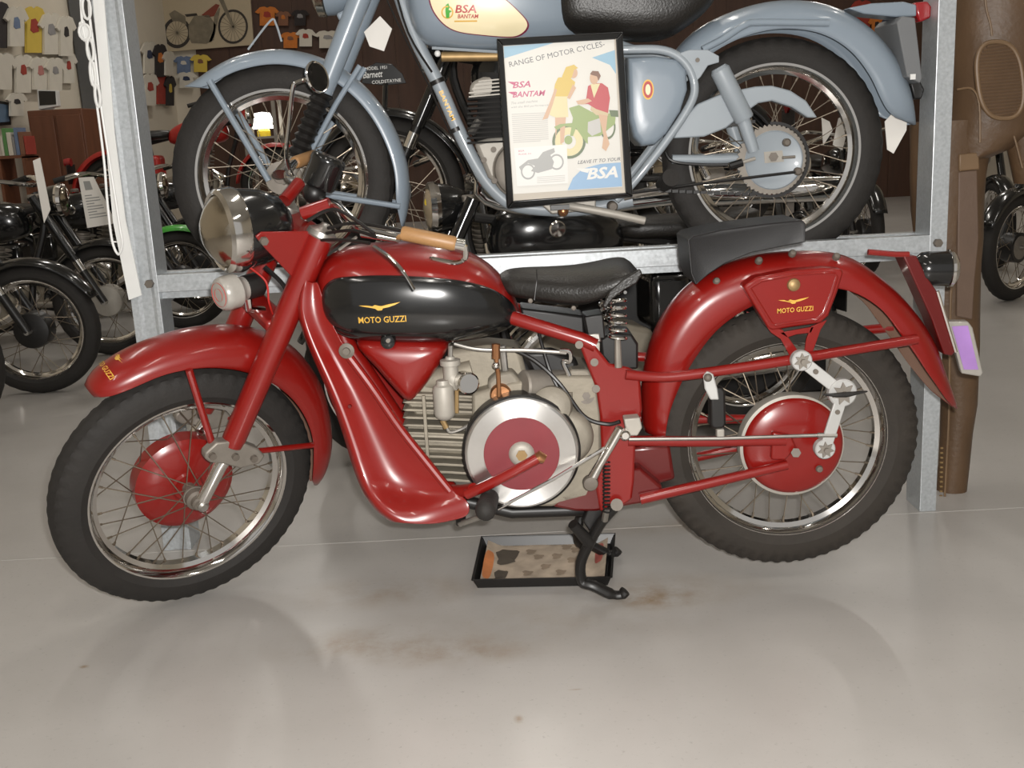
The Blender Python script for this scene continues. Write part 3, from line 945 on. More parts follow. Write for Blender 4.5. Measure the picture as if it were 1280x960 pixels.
# ---- saddle
sd_ = [(622, 346, 368, .04), (634, 339, 376, .065), (655, 336, 381, .082), (690, 335, 386, .105), (725, 333, 387, .125), (752, 329, 378, .14), (775, 325, 366, .145), (792, 326, 352, .125), (801, 335, 344, .06)]
SXx = [g(q[0], 350, .10).x for q in sd_]
STt = [g(q[0], q[1], .02).z for q in sd_]
SBb = [g(q[0], q[2], .12).z for q in sd_]
rings = []
for i in range(33):
    x = SXx[0] + (SXx[-1] - SXx[0]) * i / 32
    t, b, w_ = interp(SXx, STt, x), interp(SXx, SBb, x), interp(SXx, [q[3] for q in sd_], x)
    ring = []
    for j in range(28):
        a = 2 * math.pi * j / 28
        c_, s_ = math.cos(a), math.sin(a)
        e = 2 / 3.0
        yy = w_ * abs(c_) ** e * (1 if c_ >= 0 else -1)
        if s_ < 0: yy *= 1.0
        top = t - (t - b) * .18 * (yy / w_) ** 2
        ring.append(V((x, GY - yy, (top - (top - b) * .5) + (top - b) * .5 * abs(s_) ** e * (1 if s_ >= 0 else -1))))
    rings.append(ring)
sad = MB().loft(rings).build('saddle', 'leather', G, smooth=60)
MB().tube(cr([g(671, 337, .085), g(671, 350, .108), g(668, 375, .113)]), .0018, 6).build('seam', 'satin', sad)
for x, y in ((663, 376), (717, 385)):
    MB().lathe([(.001, .004), (.005, .003), (.006, 0)], g(x, y, .115), LY, 12).build('rivet', 'bolt', sad)
MB().prism([g(x, y, .15) for x, y in ((800, 336), (803, 342), (796, 354), (780, 363), (766, 374), (757, 386), (753, 382), (762, 364), (778, 350))], V((0, .01, 0))).build('saddle_strap', 'leather', sad, bevel=.003)
for sd in (1, -1):
    o_ = .115
    tp, bt = g(771, 366, o_), g(772, 425, o_)
    if sd < 0: tp.y, bt.y = 2 * GY - tp.y, 2 * GY - bt.y
    n_ = 6.2
    pts_ = [tp.lerp(bt, i / 150) + V((.0195 * math.cos(i / 150 * n_ * 2 * math.pi), .0195 * math.sin(i / 150 * n_ * 2 * math.pi), 0)) for i in range(151)]
    MB().tube(pts_, .0042, 7).build('saddle_spring', 'chrome', G)
    MB().tube([bt + V((0, 0, .005)), bt - V((0, 0, .065))], [.007, .009], 10).build('spring_rod', 'dullsteel', G)
MB().prism([g(x, y, .09) for x, y in ((730, 396), (754, 392), (757, 424), (735, 424))], V((0, .08, 0))).build('seat_bracket', 'satin', G, bevel=.004)
MB().prism([g(x, y, .092) for x, y in ((733, 418), (750, 416), (752, 428), (735, 430))], V((0, .02, 0))).build('bracket_clamp', 'steel', G, bevel=.004)
MB().prism([g(x, y, .105) for x, y in ((737, 430), (750, 428), (750, 450), (739, 455))], V((0, .02, 0))).build('bracket_plate', 'alloylight', G, bevel=.003)
MB().prism([g(x, y, .06) for x, y in ((750, 424), (765, 416), (790, 418), (798, 430), (798, 462), (766, 462), (752, 445))], V((0, .12, 0))).build('battery_box', 'satin', G, bevel=.006)
MB().prism([g(x, y, .02) for x, y in ((650, 385), (730, 395), (732, 425), (655, 405))], V((0, .1, 0))).build('seat_tray', 'satin', G, bevel=.006)
MB().prism([g(x, y, .05) for x, y in ((650, 440), (690, 438), (722, 450), (725, 470), (690, 478), (665, 470))], V((0, .05, 0))).build('air_hose', 'satin', G, bevel=.012)

# ---- rear mudguard, tool box, pillion pad
rg = mudguard('rear_mudguard', G, RC, FX, LY, UZ,
              [(6, .352, .306, .06), (16, .368, .308, .064), (30, .398, .312, .068), (45, .434, .325, .072), (60, .458, .345, .074), (75, .462, .360, .075), (92, .462, .378, .076), (108, .466, .392, .076), (122, .448, .384, .075), (135, .434, .364, .074),
               (150, .424, .360, .072), (160, .418, .372, .066), (168, .424, .394, .045), (173, .432, .424, .012)], .07, 'red', 'lining', n=64, shoulder=.8)
for x, y in ((896, 351), (949, 325), (991, 316), (1046, 320)):
    MB().lathe([(.001, .006), (.006, .005), (.009, 0), (.009, -.008)], g(x, y, .055), V((0, -1, .6)), 14).build('bolt', 'bolt', rg)
tb = MB()
o1 = [(929, 358), (945, 347), (990, 338), (1030, 335), (1052, 336), (1055, 341), (1047, 366), (1036, 395), (1026, 404), (990, 409), (966, 413), (960, 410), (945, 385)]
tb = MB().prism([g(x, y, .115) for x, y in o1], V((0, .05, 0))).build('tool_box', 'red', G, bevel=.006)
cxp, cyp = 993, 373
o2 = [(cxp + (x - cxp) * .86, cyp + (y - cyp) * .84) for x, y in o1]
MB().tube([g(x, y, .116) for x, y in o2], .0035, 6, loop=True).build('pressed_rib', 'red', tb)
MB().lathe([(.001, .010), (.006, .010), (.010, .008), (.0135, .006), (.0155, 0)], g(992, 356, .116), LY, 24).build('lock', 'brass', tb)
o_ = g(994, 387, .117)
lettering(MB(), 'MOTO GUZZI', .083, .0115, lambda u_, v_: V((o_.x + u_, o_.y - .0005, o_.z + v_ + u_ * .03)), bold=.015).build('lettering', 'gold', tb, smooth=0)
eg = g(992, 377, .1175)
MB().add([eg + V((.036 * cc[0], 0, .016 * cc[1]))] + [eg + V((.036 * x, 0, .016 * y)) for x, y in EA], [(0, i + 1, (i + 1) % len(EA) + 1) for i in range(len(EA))]).build('eagle_emblem', 'gold', tb, smooth=0)
for sd in (1, -1):
    mir = (lambda p, sd=sd: p if sd > 0 else V((p.x, 2 * GY - p.y, p.z)))
    for ar in (((958, 408), (978, 412), (985, 421), (1000, 442), (990, 450), (976, 424), (964, 416)), ((1014, 408), (1034, 400), (1026, 412), (1014, 446), (1004, 450), (1008, 424)), ((974, 416), (1018, 408), (1014, 416), (996, 418), (984, 422))):
        MB().prism([mir(g(x, y, .108)) for x, y in ar], V((0, .006 * sd, 0))).build('stay_bracket', 'red', G, bevel=.001)
pil = [(860, 300), (866, 295), (900, 287), (960, 279), (1002, 275), (1007, 279), (1007, 303), (985, 307), (940, 316), (905, 330), (884, 344), (870, 356), (864, 342)]
rings = []
for yo, s_ in ((.080, .95), (.084, 1.0), (.07, 1.0), (-.07, 1.0), (-.084, 1.0), (-.080, .95)):
    rings.append([g(933 + (x - 933) * s_, 308 + (y - 308) * s_, .084) + V((0, .084 - yo, 0)) for x, y in pil])
MB().loft(rings).build('pillion_pad', 'vinyl', G, smooth=40, bevel=.006)
# tail
MB().tube([g(1085, 315, .03), g(1120, 318, .03), g(1136, 318, .03)], .007, 8).build('tail_bracket', 'red', G)
ph = MB().prism([g(x, y, .035) for x, y in ((1128, 318), (1146, 320), (1158, 345), (1172, 365), (1194, 440), (1190, 445), (1180, 443), (1165, 400), (1148, 362))], V((0, .07, 0))).build('plate_holder', 'darkred', G, bevel=.003)
MB().tube([g(1172, 364, .04), g(1195, 440, .04)], .004, 6).build('plate_edge', 'chrome', ph)
tl = MB().lathe([(.001, -.03), (.030, -.028), (.040, -.015), (.042, .0), (.042, .05), (.001, .05)], g(1160, 336, .0), V((1, -.1, -.02)), 32).build('tail_lamp', 'black', G)
MB().lathe([(.042, .045), (.046, .047), (.046, .054), (.041, .058), (.030, .066), (.001, .070)], g(1160, 336, .0), V((1, -.1, -.02)), 32).build('lamp_rim', 'chrome', tl)
lb = [(1184, 402), (1210, 402), (1216, 410), (1229, 466), (1226, 471), (1202, 467)]
npb = MB().prism([g(x, y, .02) for x, y in lb], V((.006, .03, 0))).build('label_plate', 'clear', G, bevel=.003)
MB().prism([g(x, y, .022) for x, y in ((1190, 408), (1210, 407), (1223, 462), (1205, 462))], V((0, .0015, 0))).build('purple_panel', 'purple', npb)
MB().tube([g(1186, 436, .02), g(1200, 436, .01)], .006, 8).build('plate_bolt', 'steel', npb)

# ---- rear hub, dampers
rd = MB().lathe([(.001, .030), (.06, .030), (.108, .026), (.118, .018), (.122, .010)], g(990, 555, .06), LY, 64).build('rear_brake_plate', 'red', G)
MB().lathe([(.119, .016), (.126, .014), (.127, .004), (.124, -.03), (.116, -.03)], g(988, 555, .06), LY, 64, closed=True).build('drum_edge', 'alloylight', rd)
MB().cyl(g(995, 566, .09), g(995, 566, .12), .012, n=6).build('axle_nut', 'bolt', rd)
gpl(((966, 540), (990, 545), (996, 560), (982, 576), (964, 575)), .105, .02).build('swing_arm_end', 'red', rd, bevel=.005)
MB().lathe([(.001, .008), (.007, .007), (.009, 0)], g(1024, 586, .093), LY, 14).build('drum_bolt', 'bolt', rd)


def star(c, r, parent):
    k = 7
    MB().prism([c + V((math.cos(math.pi * i / k + .3) * (r if i % 2 else r * .55), 0, math.sin(math.pi * i / k + .3) * (r if i % 2 else r * .55))) for i in range(2 * k)], LY * .006).build('star_washer', 'dullsteel', parent)


da, db, dc = g(1001, 450, .145), g(1052, 490, .15), g(1030, 560, .145)
d1 = MB()
def arm(a_, b_, wd):
    ax_ = (b_ - a_).normalized()
    n_ = ax_.cross(LY).normalized()
    return MB().prism([a_ + n_ * wd, a_ - n_ * wd, b_ - n_ * wd, b_ + n_ * wd], LY * .008)
damp = arm(da, db, .014).build('damper_arm', 'damper', G, bevel=.002)
arm(db + LY * .006, dc + LY * .004, .014).build('damper_arm', 'damper', G, bevel=.002)
for c_, r_ in ((da, .024), (db, .033), (dc, .024)):
    MB().lathe([(.001, .013), (r_ * .9, .013), (r_, .010), (r_, -.008), (r_ * .8, -.012), (.001, -.012)], c_, LY, 32).build('damper_disc', 'damper', damp)
    star(c_ + LY * .013, r_ * .82, damp)
    MB().cyl(c_ + LY * .016, c_ + LY * .028, .007, n=6).build('nut', 'dullsteel', damp)
MB().tube([db + V((-.05, -.022, .002)), db + V((-.02, -.026, 0)), db + V((.0, -.026, 0)), db + V((.052, -.022, .004))], [.003, .009, .011, .003], 8, flat=.6).build('damper_wing_knob', 'satin', damp)
for c_, t_ in ((da, db), (db, dc)):
    q = c_.lerp(t_, .33) + LY * .009
    MB().cyl(q, q + LY * .006, .006, n=10).build('rivet', 'bolt', damp)
MB().cyl(g(1022, 544, .155), g(1046, 544, .155), .006, n=8).build('rod_adjuster', 'steel', G)
# rubber buffer under the upper stay
pm = MB().prism([g(x, y, .135) for x, y in ((888, 487), (902, 484), (907, 488), (908, 530), (905, 536), (892, 537), (888, 532))], V((0, .035, 0))).build('buffer', 'satin', G, bevel=.006)
MB().prism([g(x, y, .14) for x, y in ((879, 470), (884, 464), (892, 468), (897, 486), (899, 500), (888, 500), (881, 486))], V((0, .006, 0))).build('buffer_bracket', 'damper', pm, bevel=.003)
MB().ball(g(885, 472, .147), .010, 12).build('bracket_bolt', 'bolt', pm)
MB().box(g(900, 541, .125), (.018, .02, .022)).build('buffer_foot', 'alloylight', pm, bevel=.003)

# ------------------------------------------------------------------ steel rack
RK = thing('steel_rack', 'galvanised steel channel rack carrying the blue motorcycle', 'rack', (.1, 3.06, 0))


def cpost(x0, x1, y0, y1, z1, groove):
    t = .004
    if groove:
        out = [(x1, y1), (x1, y0), (x1 - .012, y0), (x1 - .022, y0 + .006), (x0 + .03, y0 + .006), (x0 + .02, y0), (x0, y0), (x0, y1),
               (x0 + t, y1), (x0 + t, y0 + t), (x0 + .02 - t * .3, y0 + t), (x0 + .03, y0 + .006 + t), (x1 - .022, y0 + .006 + t), (x1 - .012, y0 + t), (x1 - t, y0 + t), (x1 - t, y1)]
    else:
        out = [(x0, y0), (x1, y0), (x1, y1), (x1 - .012, y1), (x1 - .012, y1 - t), (x1 - t, y1 - t), (x1 - t, y0 + t), (x0 + t, y0 + t), (x0 + t, y1 - t), (x0 + .012, y1 - t), (x0 + .012, y1), (x0, y1)]
    return MB().prism([V((x, y, 0)) for x, y in out], V((0, 0, z1)))


cpost(-1.050, -.969, 3.0, 3.10, 2.3, True).build('post', 'galv', RK, smooth=0, bevel=.0015)
cpost(1.180, 1.228, 3.0, 3.11, 2.3, False).build('post', 'galv', RK, smooth=0, bevel=.0015)


def rail(y0, y1, z0, z1, xa, xb, lip):
    t = .004
    s_ = 1 if y1 > y0 else -1
    out = [(y0, z0), (y1, z0), (y1, z0 + t), (y0 + t * s_, z0 + t), (y0 + t * s_, z1 - t), (y1 - t * s_, z1 - t), (y1 - t * s_, z1 - lip), (y1, z1 - lip), (y1, z1), (y0, z1)]
    return MB().prism([V((xa, y, z)) for y, z in out], V((xb - xa, 0, 0)))


rail(2.998, 3.035, .764, .812, -.969, 1.18, .012).build('rail', 'galv', RK, smooth=0, bevel=.0015)
rail(3.165, 3.13, .764, .806, -1.0, 1.2, .012).build('rail', 'galv', RK, smooth=0, bevel=.0015)
for x in (-1.0, 1.2):
    MB().box((x + (.0 if x < 0 else 0), 3.09, .74), (.04, .16, .04)).build('cross_bar', 'galv', RK, smooth=0, bevel=.002)
MB().prism([V((-.969, y, z)) for y, z in ((3.03, .76), (3.03, .742), (3.14, .742), (3.14, .76), (3.136, .76), (3.136, .748), (3.034, .748), (3.034, .76))], V((2.149, 0, 0))).build('wheel_channel', 'galv', RK, smooth=0)
for x, z in ((-.99, .79), (1.2, .79)):
    MB().cyl((x, 2.985, z), (x, 3.0, z), .012, n=6).build('bolt', 'bolt', RK)

# white board and white wire hoop on the left upright
wb2 = MB().prism([at(x, y, 2.985) for x, y in ((110, -40), (124, -40), (130, 0), (143, 165), (157, 276), (177, 369), (161, 375), (141, 276), (131, 165), (116, 0))], V((0, .006, 0))).build('white_board', 'white', smooth=0)
lone(wb2, 'tall narrow white board fixed to the front of the galvanised upright', 'board')
hp = cr([at(x, y, 2.96) for x, y in ((101, -30), (103, 30), (112, 70), (121, 130), (130, 200), (134, 250), (140, 300), (148, 318), (153, 305), (150, 285), (143, 240), (135, 190), (126, 130), (119, 70), (112, 20), (110, -30))], 5, closed=True)
hoop = thing('white_hoop', 'long white wire loop with lacy curls hanging beside the white board', 'ornament', hp[40])
MB().tube(hp, .0035, 8, loop=True).build('loop', 'white', hoop)
for (x, y, rx, ry) in ((108, 10, 5, 14), (106, 40, 7, 10), (113, 62, 4, 14), (116, 92, 3, 16), (122, 120, 3, 14)):
    MB().tube([at(x + rx * math.cos(a * .5236) + ry * .1 * math.sin(a * .5236), y + ry * math.sin(a * .5236), 2.955) for a in range(12)], .004, 6, loop=True).build('curl', 'white', hoop)
MB().prism([at(x, y, 2.96) for x, y in ((98, 28), (104, 24), (112, 40), (112, 52), (104, 52), (98, 40))], V((0, .006, 0))).build('boss', 'white', hoop, bevel=.002)
MB().tube([at(107, -28, 2.96), at(112, -30, 3.0)], .004, 6).build('hook', 'white', hoop)

# ------------------------------------------------------------------ blue motorcycle on the rack
BY = 3.085


def b_(px, py, o=0.):
    return at(px, py, BY - o)


def bpl(pts, o, t):
    return MB().prism([b_(x, y, o) for x, y in pts], V((0, t, 0)))


BC, BF = b_(965, 187), b_(354, 215)
BC.z = BF.z = .748 + .309
B = thing('blue_motorcycle', 'pale blue-grey vintage lightweight motorcycle standing on the steel rack', 'motorcycle', (.08, BY, .748))
wheel(B, BC, FX, LY, UZ, .309, .241, .037, nsp=36, hub_r=.04, hub_w=.032, knob=.003, seg=180, rim_w=.024, sp_r=.0013)
wheel(B, BF, FX, LY, UZ, .309, .241, .037, nsp=36, hub_r=.045, hub_w=.03, knob=.002, seg=180, rim_w=.024, hub_mat='dullsteel', sp_r=.0013)
# front end
bfg = mudguard('front_mudguard', B, BF, FX, LY, UZ, [(47, .356, .352, .02), (54, .346, .312, .046), (75, .344, .302, .05), (95, .344, .302, .05), (115, .343, .302, .05), (135, .341, .302, .05), (160, .342, .305, .05), (180, .35, .315, .05), (195, .356, .325, .046), (205, .360, .352, .02)], .05, 'blue', 'blue', n=56)
for sd in (1, -1):
    mir = (lambda p, sd=sd: p if sd > 0 else V((p.x, 2 * BY - p.y, p.z)))
    MB().tube([mir(b_(262, 101, .056)), mir(b_(336, 226, .056))], .0115, 10, flat=.8).build('mudguard_stay', 'blue', B)
    MB().tube([mir(b_(385, 241, .056)), mir(b_(500, 258, .056))], .0105, 10, flat=.8).build('mudguard_stay', 'blue', B)
    MB().tube([mir(b_(450, 82, .056)), mir(b_(420, 130, .058)), mir(b_(388, 190, .056))], .0075, 10).build('mudguard_stay', 'blue', B)
    lg = MB().tube([mir(b_(470, -52, .075)), mir(b_(447, 5, .075)), mir(b_(410, 100, .075)), mir(b_(404, 115, .075))], [.029, .029, .027, .026], 22).build('fork_shroud', 'blue', B)
    gt = []
    rr_ = []
    for i in range(37):
        q = mir(b_(404, 115, .072)).lerp(mir(b_(371, 197, .072)), i / 36)
        gt.append(q)
        rr_.append(.026 + .004 * math.sin(i / 36 * 2 * math.pi * 9))
    MB().tube(gt, rr_, 18).build('fork_gaiter', 'satin', lg)
    MB().tube([mir(b_(371, 197, .07)), mir(b_(362, 218, .065)), mir(b_(352, 226, .06))], [.018, .018, .014], 16).build('fork_slider', 'alloylight', lg)
    MB().cyl(mir(b_(350, 222, .05)), mir(b_(350, 222, .085)), .016, n=14).build('axle_nut', 'bolt', B)
for sd in (1, -1):
    MB().tube(cr([b_(318, 68, .012 * sd), b_(310, 62, .012 * sd), b_(338, 26, .012 * sd), b_(345, 30, .012 * sd), b_(352, 52, .012 * sd)][1:], 4), .003, 6).build('plate_bracket', 'bluefr', bfg)
MB().tube([b_(482, -100), b_(456, -20), b_(440, 20)], .026, 18).build('steering_head', 'bluefr', B)
for x, y in ((455, -30), (440, 20)):
    MB().box(b_(x, y), (.06, .17, .022), Matrix.Rotation(R(-22), 3, 'Y')).build('fork_yoke', 'blue', B, bevel=.006)
hbb = [b_(520, -95) + V((.05, s_, 0)) for s_ in ()]
MB().tube(cr([V((-.18, BY - .34, 1.66)), V((-.26, BY - .2, 1.68)), V((-.31, BY - .08, 1.60)), V((-.32, BY, 1.59)), V((-.31, BY + .08, 1.60)), V((-.26, BY + .2, 1.68)), V((-.18, BY + .34, 1.66))], 5), .011, 10).build('handlebar', 'chrome', B)
MB().tube([b_(455, -40), V((-.32, BY, 1.59))], .022, 14).build('handlebar_stem', 'blue', B)
bh = V((-.43, BY, 1.56))
bhl = MB().lathe([(.001, -.10), (.04, -.09), (.07, -.05), (.08, 0), (.08, .02)], bh, FX, 32).build('headlamp', 'blue', B)
MB().lathe([(.078, .015), (.084, .02), (.082, .04), (.06, .05), (.001, .055)], bh, FX, 32).build('headlamp_glass', 'glass', bhl)
# tank
bt_ = [(505, -120, 8, .04), (512, -130, 34, .085), (525, -135, 52, .105), (550, -138, 60, .115), (600, -138, 64, .12), (650, -125, 61, .115), (690, -95, 54, .10), (715, -70, 46, .075), (726, -50, 38, .05)]
BX = [b_(q[0], 0, .09).x for q in bt_]
BT = [b_(q[0], q[1], .0).z for q in bt_]
BB = [b_(q[0], q[2], .085).z for q in bt_]
BW = [q[3] for q in bt_]


def btank_half(x, z):
    t, b, w_ = interp(BX, BT, x), interp(BX, BB, x), interp(BX, BW, x)
    zc = b + (t - b) * .45
    hz = (t - zc) if z > zc else (zc - b)
    return w_ * (1 - min(.999, abs(z - zc) / hz) ** 2.8) ** (1 / 2.8)


rings = []
for i in range(41):
    x = BX[0] + (BX[-1] - BX[0]) * i / 40
    t, b, w_ = interp(BX, BT, x), interp(BX, BB, x), interp(BX, BW, x)
    zc = b + (t - b) * .45
    e = 2 / 2.8
    rings.append([V((x, BY - w_ * abs(math.cos(a)) ** e * (1 if math.cos(a) >= 0 else -1), zc + ((t - zc) if math.sin(a) > 0 else (zc - b)) * abs(math.sin(a)) ** e * (1 if math.sin(a) >= 0 else -1))) for a in [2 * math.pi * j / 32 for j in range(32)]])
btank = MB().loft(rings).build('fuel_tank', 'blue', B, smooth=50)
cp = [(534, -20), (536, 2), (543, 18), (556, 32), (574, 40), (605, 44), (635, 46), (650, 44), (660, 36), (660, 26), (645, 10), (628, -4), (600, -22), (565, -32), (545, -30)]
for sd in (1, -1):
    bp = lambda x, z, e, sd=sd: V((x, BY - sd * (btank_half(x, z) + e), z))
    pp = cr([b_(x, y, .115) for x, y in cp], 5, closed=True)
    cx, cz = sum(p.x for p in pp) / len(pp), sum(p.z for p in pp) / len(pp)
    for nm, mt, so, e0 in (('panel_line', 'maroon', 1.0, .0012), ('cream_panel', 'cream', .965, .0022)):
        rings = [[bp(cx + (p.x - cx) * s_ * so, cz + (p.z - cz) * s_ * so, e0 if s_ < 1.0 or e_ else -.003) for p in pp] for s_, e_ in ((1, 0), (1, 1), (.8, 1), (.6, 1), (.4, 1), (.2, 1), (.02, 1))]
        MB().loft(rings).build(nm, mt, btank, smooth=50)
    k_ = sd
    for body, cxp, cyp, wd, hg, mt, sh in (('BSA', 582, 11, .056, .020, 'redplastic', .25), ('BANTAM', 585, 20, .055, .010, 'redplastic', .25)):
        q = b_(cxp, cyp, .12)
        q0 = b_(566, 14, .12)
        qx = q.x if sd > 0 else q.x
        lettering(MB(), body, wd, hg, lambda u_, v_: bp(qx + k_ * u_, q.z + v_ - u_ * .05, .0030), shear=sh * .8, bold=.02).build('lettering', mt, btank, smooth=0)
    q = b_(559, 15, .12)
    MB().add([bp(q.x + r_ * math.cos(a) , q.z + r_ * math.sin(a), .0028) for a in [2 * math.pi * i / 24 for i in range(24)] for r_ in (.016, .0125)], [(2 * i, 2 * i + 1, (2 * i + 3) % 48, (2 * i + 2) % 48) for i in range(24)]).build('badge_ring', 'gold', btank, smooth=0)
    MB().add([bp(q.x + x * .014, q.z + z * .02, .0029) for x, z in ((-.2, .9), (.3, 1.1), (.5, .6), (.25, .3), (.9, .1), (.4, -.1), (.3, -.7), (-.3, -.7), (-.35, .2))], [tuple(range(9))]).build('badge_figure', 'green', btank, smooth=0)
    q = b_(582, 26, .12)
    MB().add([bp(q.x + x, q.z + z, .0029) for x, z in ((-.03, .003), (.03, .0005), (.03, -.003), (-.03, -.0005))], [(0, 1, 2, 3)]).build('badge_bar', 'gold', btank, smooth=0)
MB().tube([b_(540, 60, .06), b_(640, 66, .06), b_(730, 52, .06)], .004, 6).build('tank_seam', 'bluefr', btank)
# frame
bfr = MB().tube(cr([b_(480, -70), b_(505, 10), b_(524, 58), b_(548, 105), b_(572, 160), b_(596, 208), b_(620, 240), b_(650, 258), b_(720, 262), b_(790, 250)], 5), .019, 16).build('frame_down_tube', 'bluefr', B)
for x, y in ((547, 102), (570, 162)):
    d_ = (b_(572, 160) - b_(548, 105)).normalized()
    MB().cyl(b_(x, y) - d_ * .006, b_(x, y) + d_ * .006, .0215, n=16).build('strap', 'satin', bfr)
d_ = (b_(572, 160) - b_(548, 105)).normalized()
n_ = V((-d_.z, 0, d_.x))
q = b_(559, 132, .0195)
lettering(MB(), 'BANTAM', .085, .012, lambda u_, v_: q + d_ * u_ - n_ * v_ * -1 + V((0, -.0012, 0)), bold=.01).build('lettering', 'gold', bfr, smooth=0)
MB().tube(cr([b_(480, -70), b_(600, 30), b_(720, 40), b_(790, 62)], 5), .014, 12).build('frame_top_tube', 'bluefr', B)
for sd in (1, -1):
    mir = (lambda p, sd=sd: p if sd > 0 else V((p.x, 2 * BY - p.y, p.z)))
    MB().tube(cr([mir(b_(700, 66, .06)), mir(b_(782, 62, .085)), mir(b_(830, 63, .09)), mir(b_(856, 78, .092)), mir(b_(868, 105, .092)), mir(b_(862, 132, .092)), mir(b_(830, 180, .09)), mir(b_(792, 228, .085)), mir(b_(770, 250, .08))], 5), .0115, 12).build('seat_loop', 'bluefr', B)
    MB().prism([mir(b_(x, y, .10)) for x, y in ((850, 66), (862, 62), (885, 62), (899, 70), (899, 78), (885, 82), (876, 96), (868, 104), (862, 90))], V((0, .008 * sd, 0))).build('gusset', 'bluefr', B, bevel=.002)
    MB().cyl(mir(b_(872, 75, .10)), mir(b_(872, 75, .108)), .006, n=10).build('bolt', 'bolt', B)
    MB().tube([mir(b_(840, 199, .055)), mir(b_(900, 199, .055)), mir(b_(966, 196, .055))], .0125, 12).build('swing_arm', 'bluefr', B)
    sh = MB().tube([mir(b_(898, 84, .09)), mir(b_(900, 88, .09)), mir(b_(930, 148, .09)), mir(b_(931, 150, .09))], [.02, .027, .027, .024], 20).build('shock_absorber', 'bluefr', B)
    MB().tube([mir(b_(926, 140, .09)), mir(b_(942, 189, .085))], [.019, .016], 18).build('shock_lower', 'bluefr', sh)
    MB().tube(cr([mir(b_(878, 62, .09)), mir(b_(905, 48, .085)), mir(b_(930, 32, .08)), mir(b_(950, 28, .075)), mir(b_(1036, 29, .07))], 4), .0095, 12).build('lifting_handle', 'blue', B)
MB().cyl(b_(552, 71, .05), b_(648, 70, .05), .013, n=18).build('air_pump', 'brass', B)
MB().ball(b_(547, 67, .05), .009, 10).build('pump_end', 'white', B)
MB().tube(cr([b_(470, -30, .09), b_(500, 35, .09), b_(535, 105, .06), b_(560, 160, .06), b_(585, 205, .06), b_(600, 235, .05)], 4), .0025, 6).build('control_cable', 'satin', B)
MB().tube(cr([b_(490, -30, .09), b_(510, 40, .09), b_(540, 90, .06)], 4), .003, 6).build('control_cable', 'satin', B)
# engine
bcy = MB().tube([b_(618, 178), b_(622, 92)], .052, 22).build('cylinder_barrel', 'finblack', B)
for k in range(10):
    y = 122 + k * 6.2
    MB().prism([b_(x, yy, .075) for x, yy in ((584, y), (662, y - 4), (662, y - 1.5), (584, y + 2.5))], V((0, .15, 0))).build('fin', 'finblack', bcy, smooth=0)
MB().tube([b_(590, 166, .04), b_(600, 148, .06)], .012, 10).build('barrel_nut', 'steel', bcy)
hd_ = MB().prism([b_(x, y, .05) for x, y in ((586, 112), (590, 102), (604, 96), (660, 90), (662, 112), (590, 124))], V((0, .1, 0))).build('cylinder_head', 'alloylight', B, bevel=.01)
for k in range(5):
    y = 99 + k * 4.8
    MB().prism([b_(x, yy, .07) for x, yy in ((586 + max(0, 3 - k) * 4, y + 2), (664, y - 5), (664, y - 3.4), (586 + max(0, 3 - k) * 4, y + 3.8))], V((0, .14, 0))).build('fin', 'alloylight', hd_, smooth=0)
bcc = bpl(((592, 178), (620, 170), (680, 166), (760, 170), (788, 186), (788, 235), (760, 250), (680, 254), (640, 246), (610, 222)), .06, .12).build('crankcase', 'alloylight', B, bevel=.012)
MB().lathe([(.001, .028), (.06, .028), (.072, .022), (.076, .012), (.08, .010), (.08, -.01)], b_(652, 212, .06), LY, 44).build('clutch_cover', 'dullsteel', bcc)
for x, y in ((617, 187), (605, 200), (618, 226), (640, 250)):
    MB().cyl(b_(x, y, .06), b_(x, y, .085), .008, n=10).build('screw', 'bolt', bcc)
MB().lathe([(.001, .03), (.03, .03), (.034, .02), (.034, -.04)], b_(720, 120, .05), LY, 20).build('carburettor', 'dullsteel', B)
MB().tube([b_(660, 140, .02), b_(720, 122, .03), b_(780, 120, .03)], .02, 12).build('inlet_tract', 'satin', B)
kick = MB().tube(cr([b_(690, 255, .10), b_(715, 258, .13), b_(760, 266, .14), b_(806, 276, .14)], 4), [.011] * 13, 12).build('kick_lever', 'alloylight', B)
MB().ball(b_(704, 264, .145), .015, 12).build('kick_knob', 'copper', kick)
MB().prism([b_(x, y, .07) for x, y in ((672, 252), (745, 246), (745, 262), (690, 268))], V((0, .1, 0))).build('engine_plate', 'alloylight', B, bevel=.004)
MB().lathe([(.001, .01), (.010, .01), (.014, .005), (.014, -.03)], b_(766, 258, .09), LY, 18).build('engine_bolt', 'bolt', B)
MB().tube([b_(828, 232, .06), b_(839, 222, .14)], [.02, .024], 16).build('footrest_rubber', 'rubber', B)
MB().tube([b_(780, 246, .04), b_(839, 232, .07)], .011, 10).build('footrest_bar', 'dullsteel', B)
MB().tube(cr([b_(650, 160, -.08), b_(600, 240, -.10), b_(700, 262, -.11), b_(900, 240, -.11)], 5), .02, 12).build('exhaust_pipe', 'chrome', B)
MB().tube([b_(850, 245, -.11), b_(870, 243, -.11), b_(1060, 235, -.11), b_(1080, 235, -.11)], [.02, .036, .036, .02], 18).build('silencer', 'chrome', B)
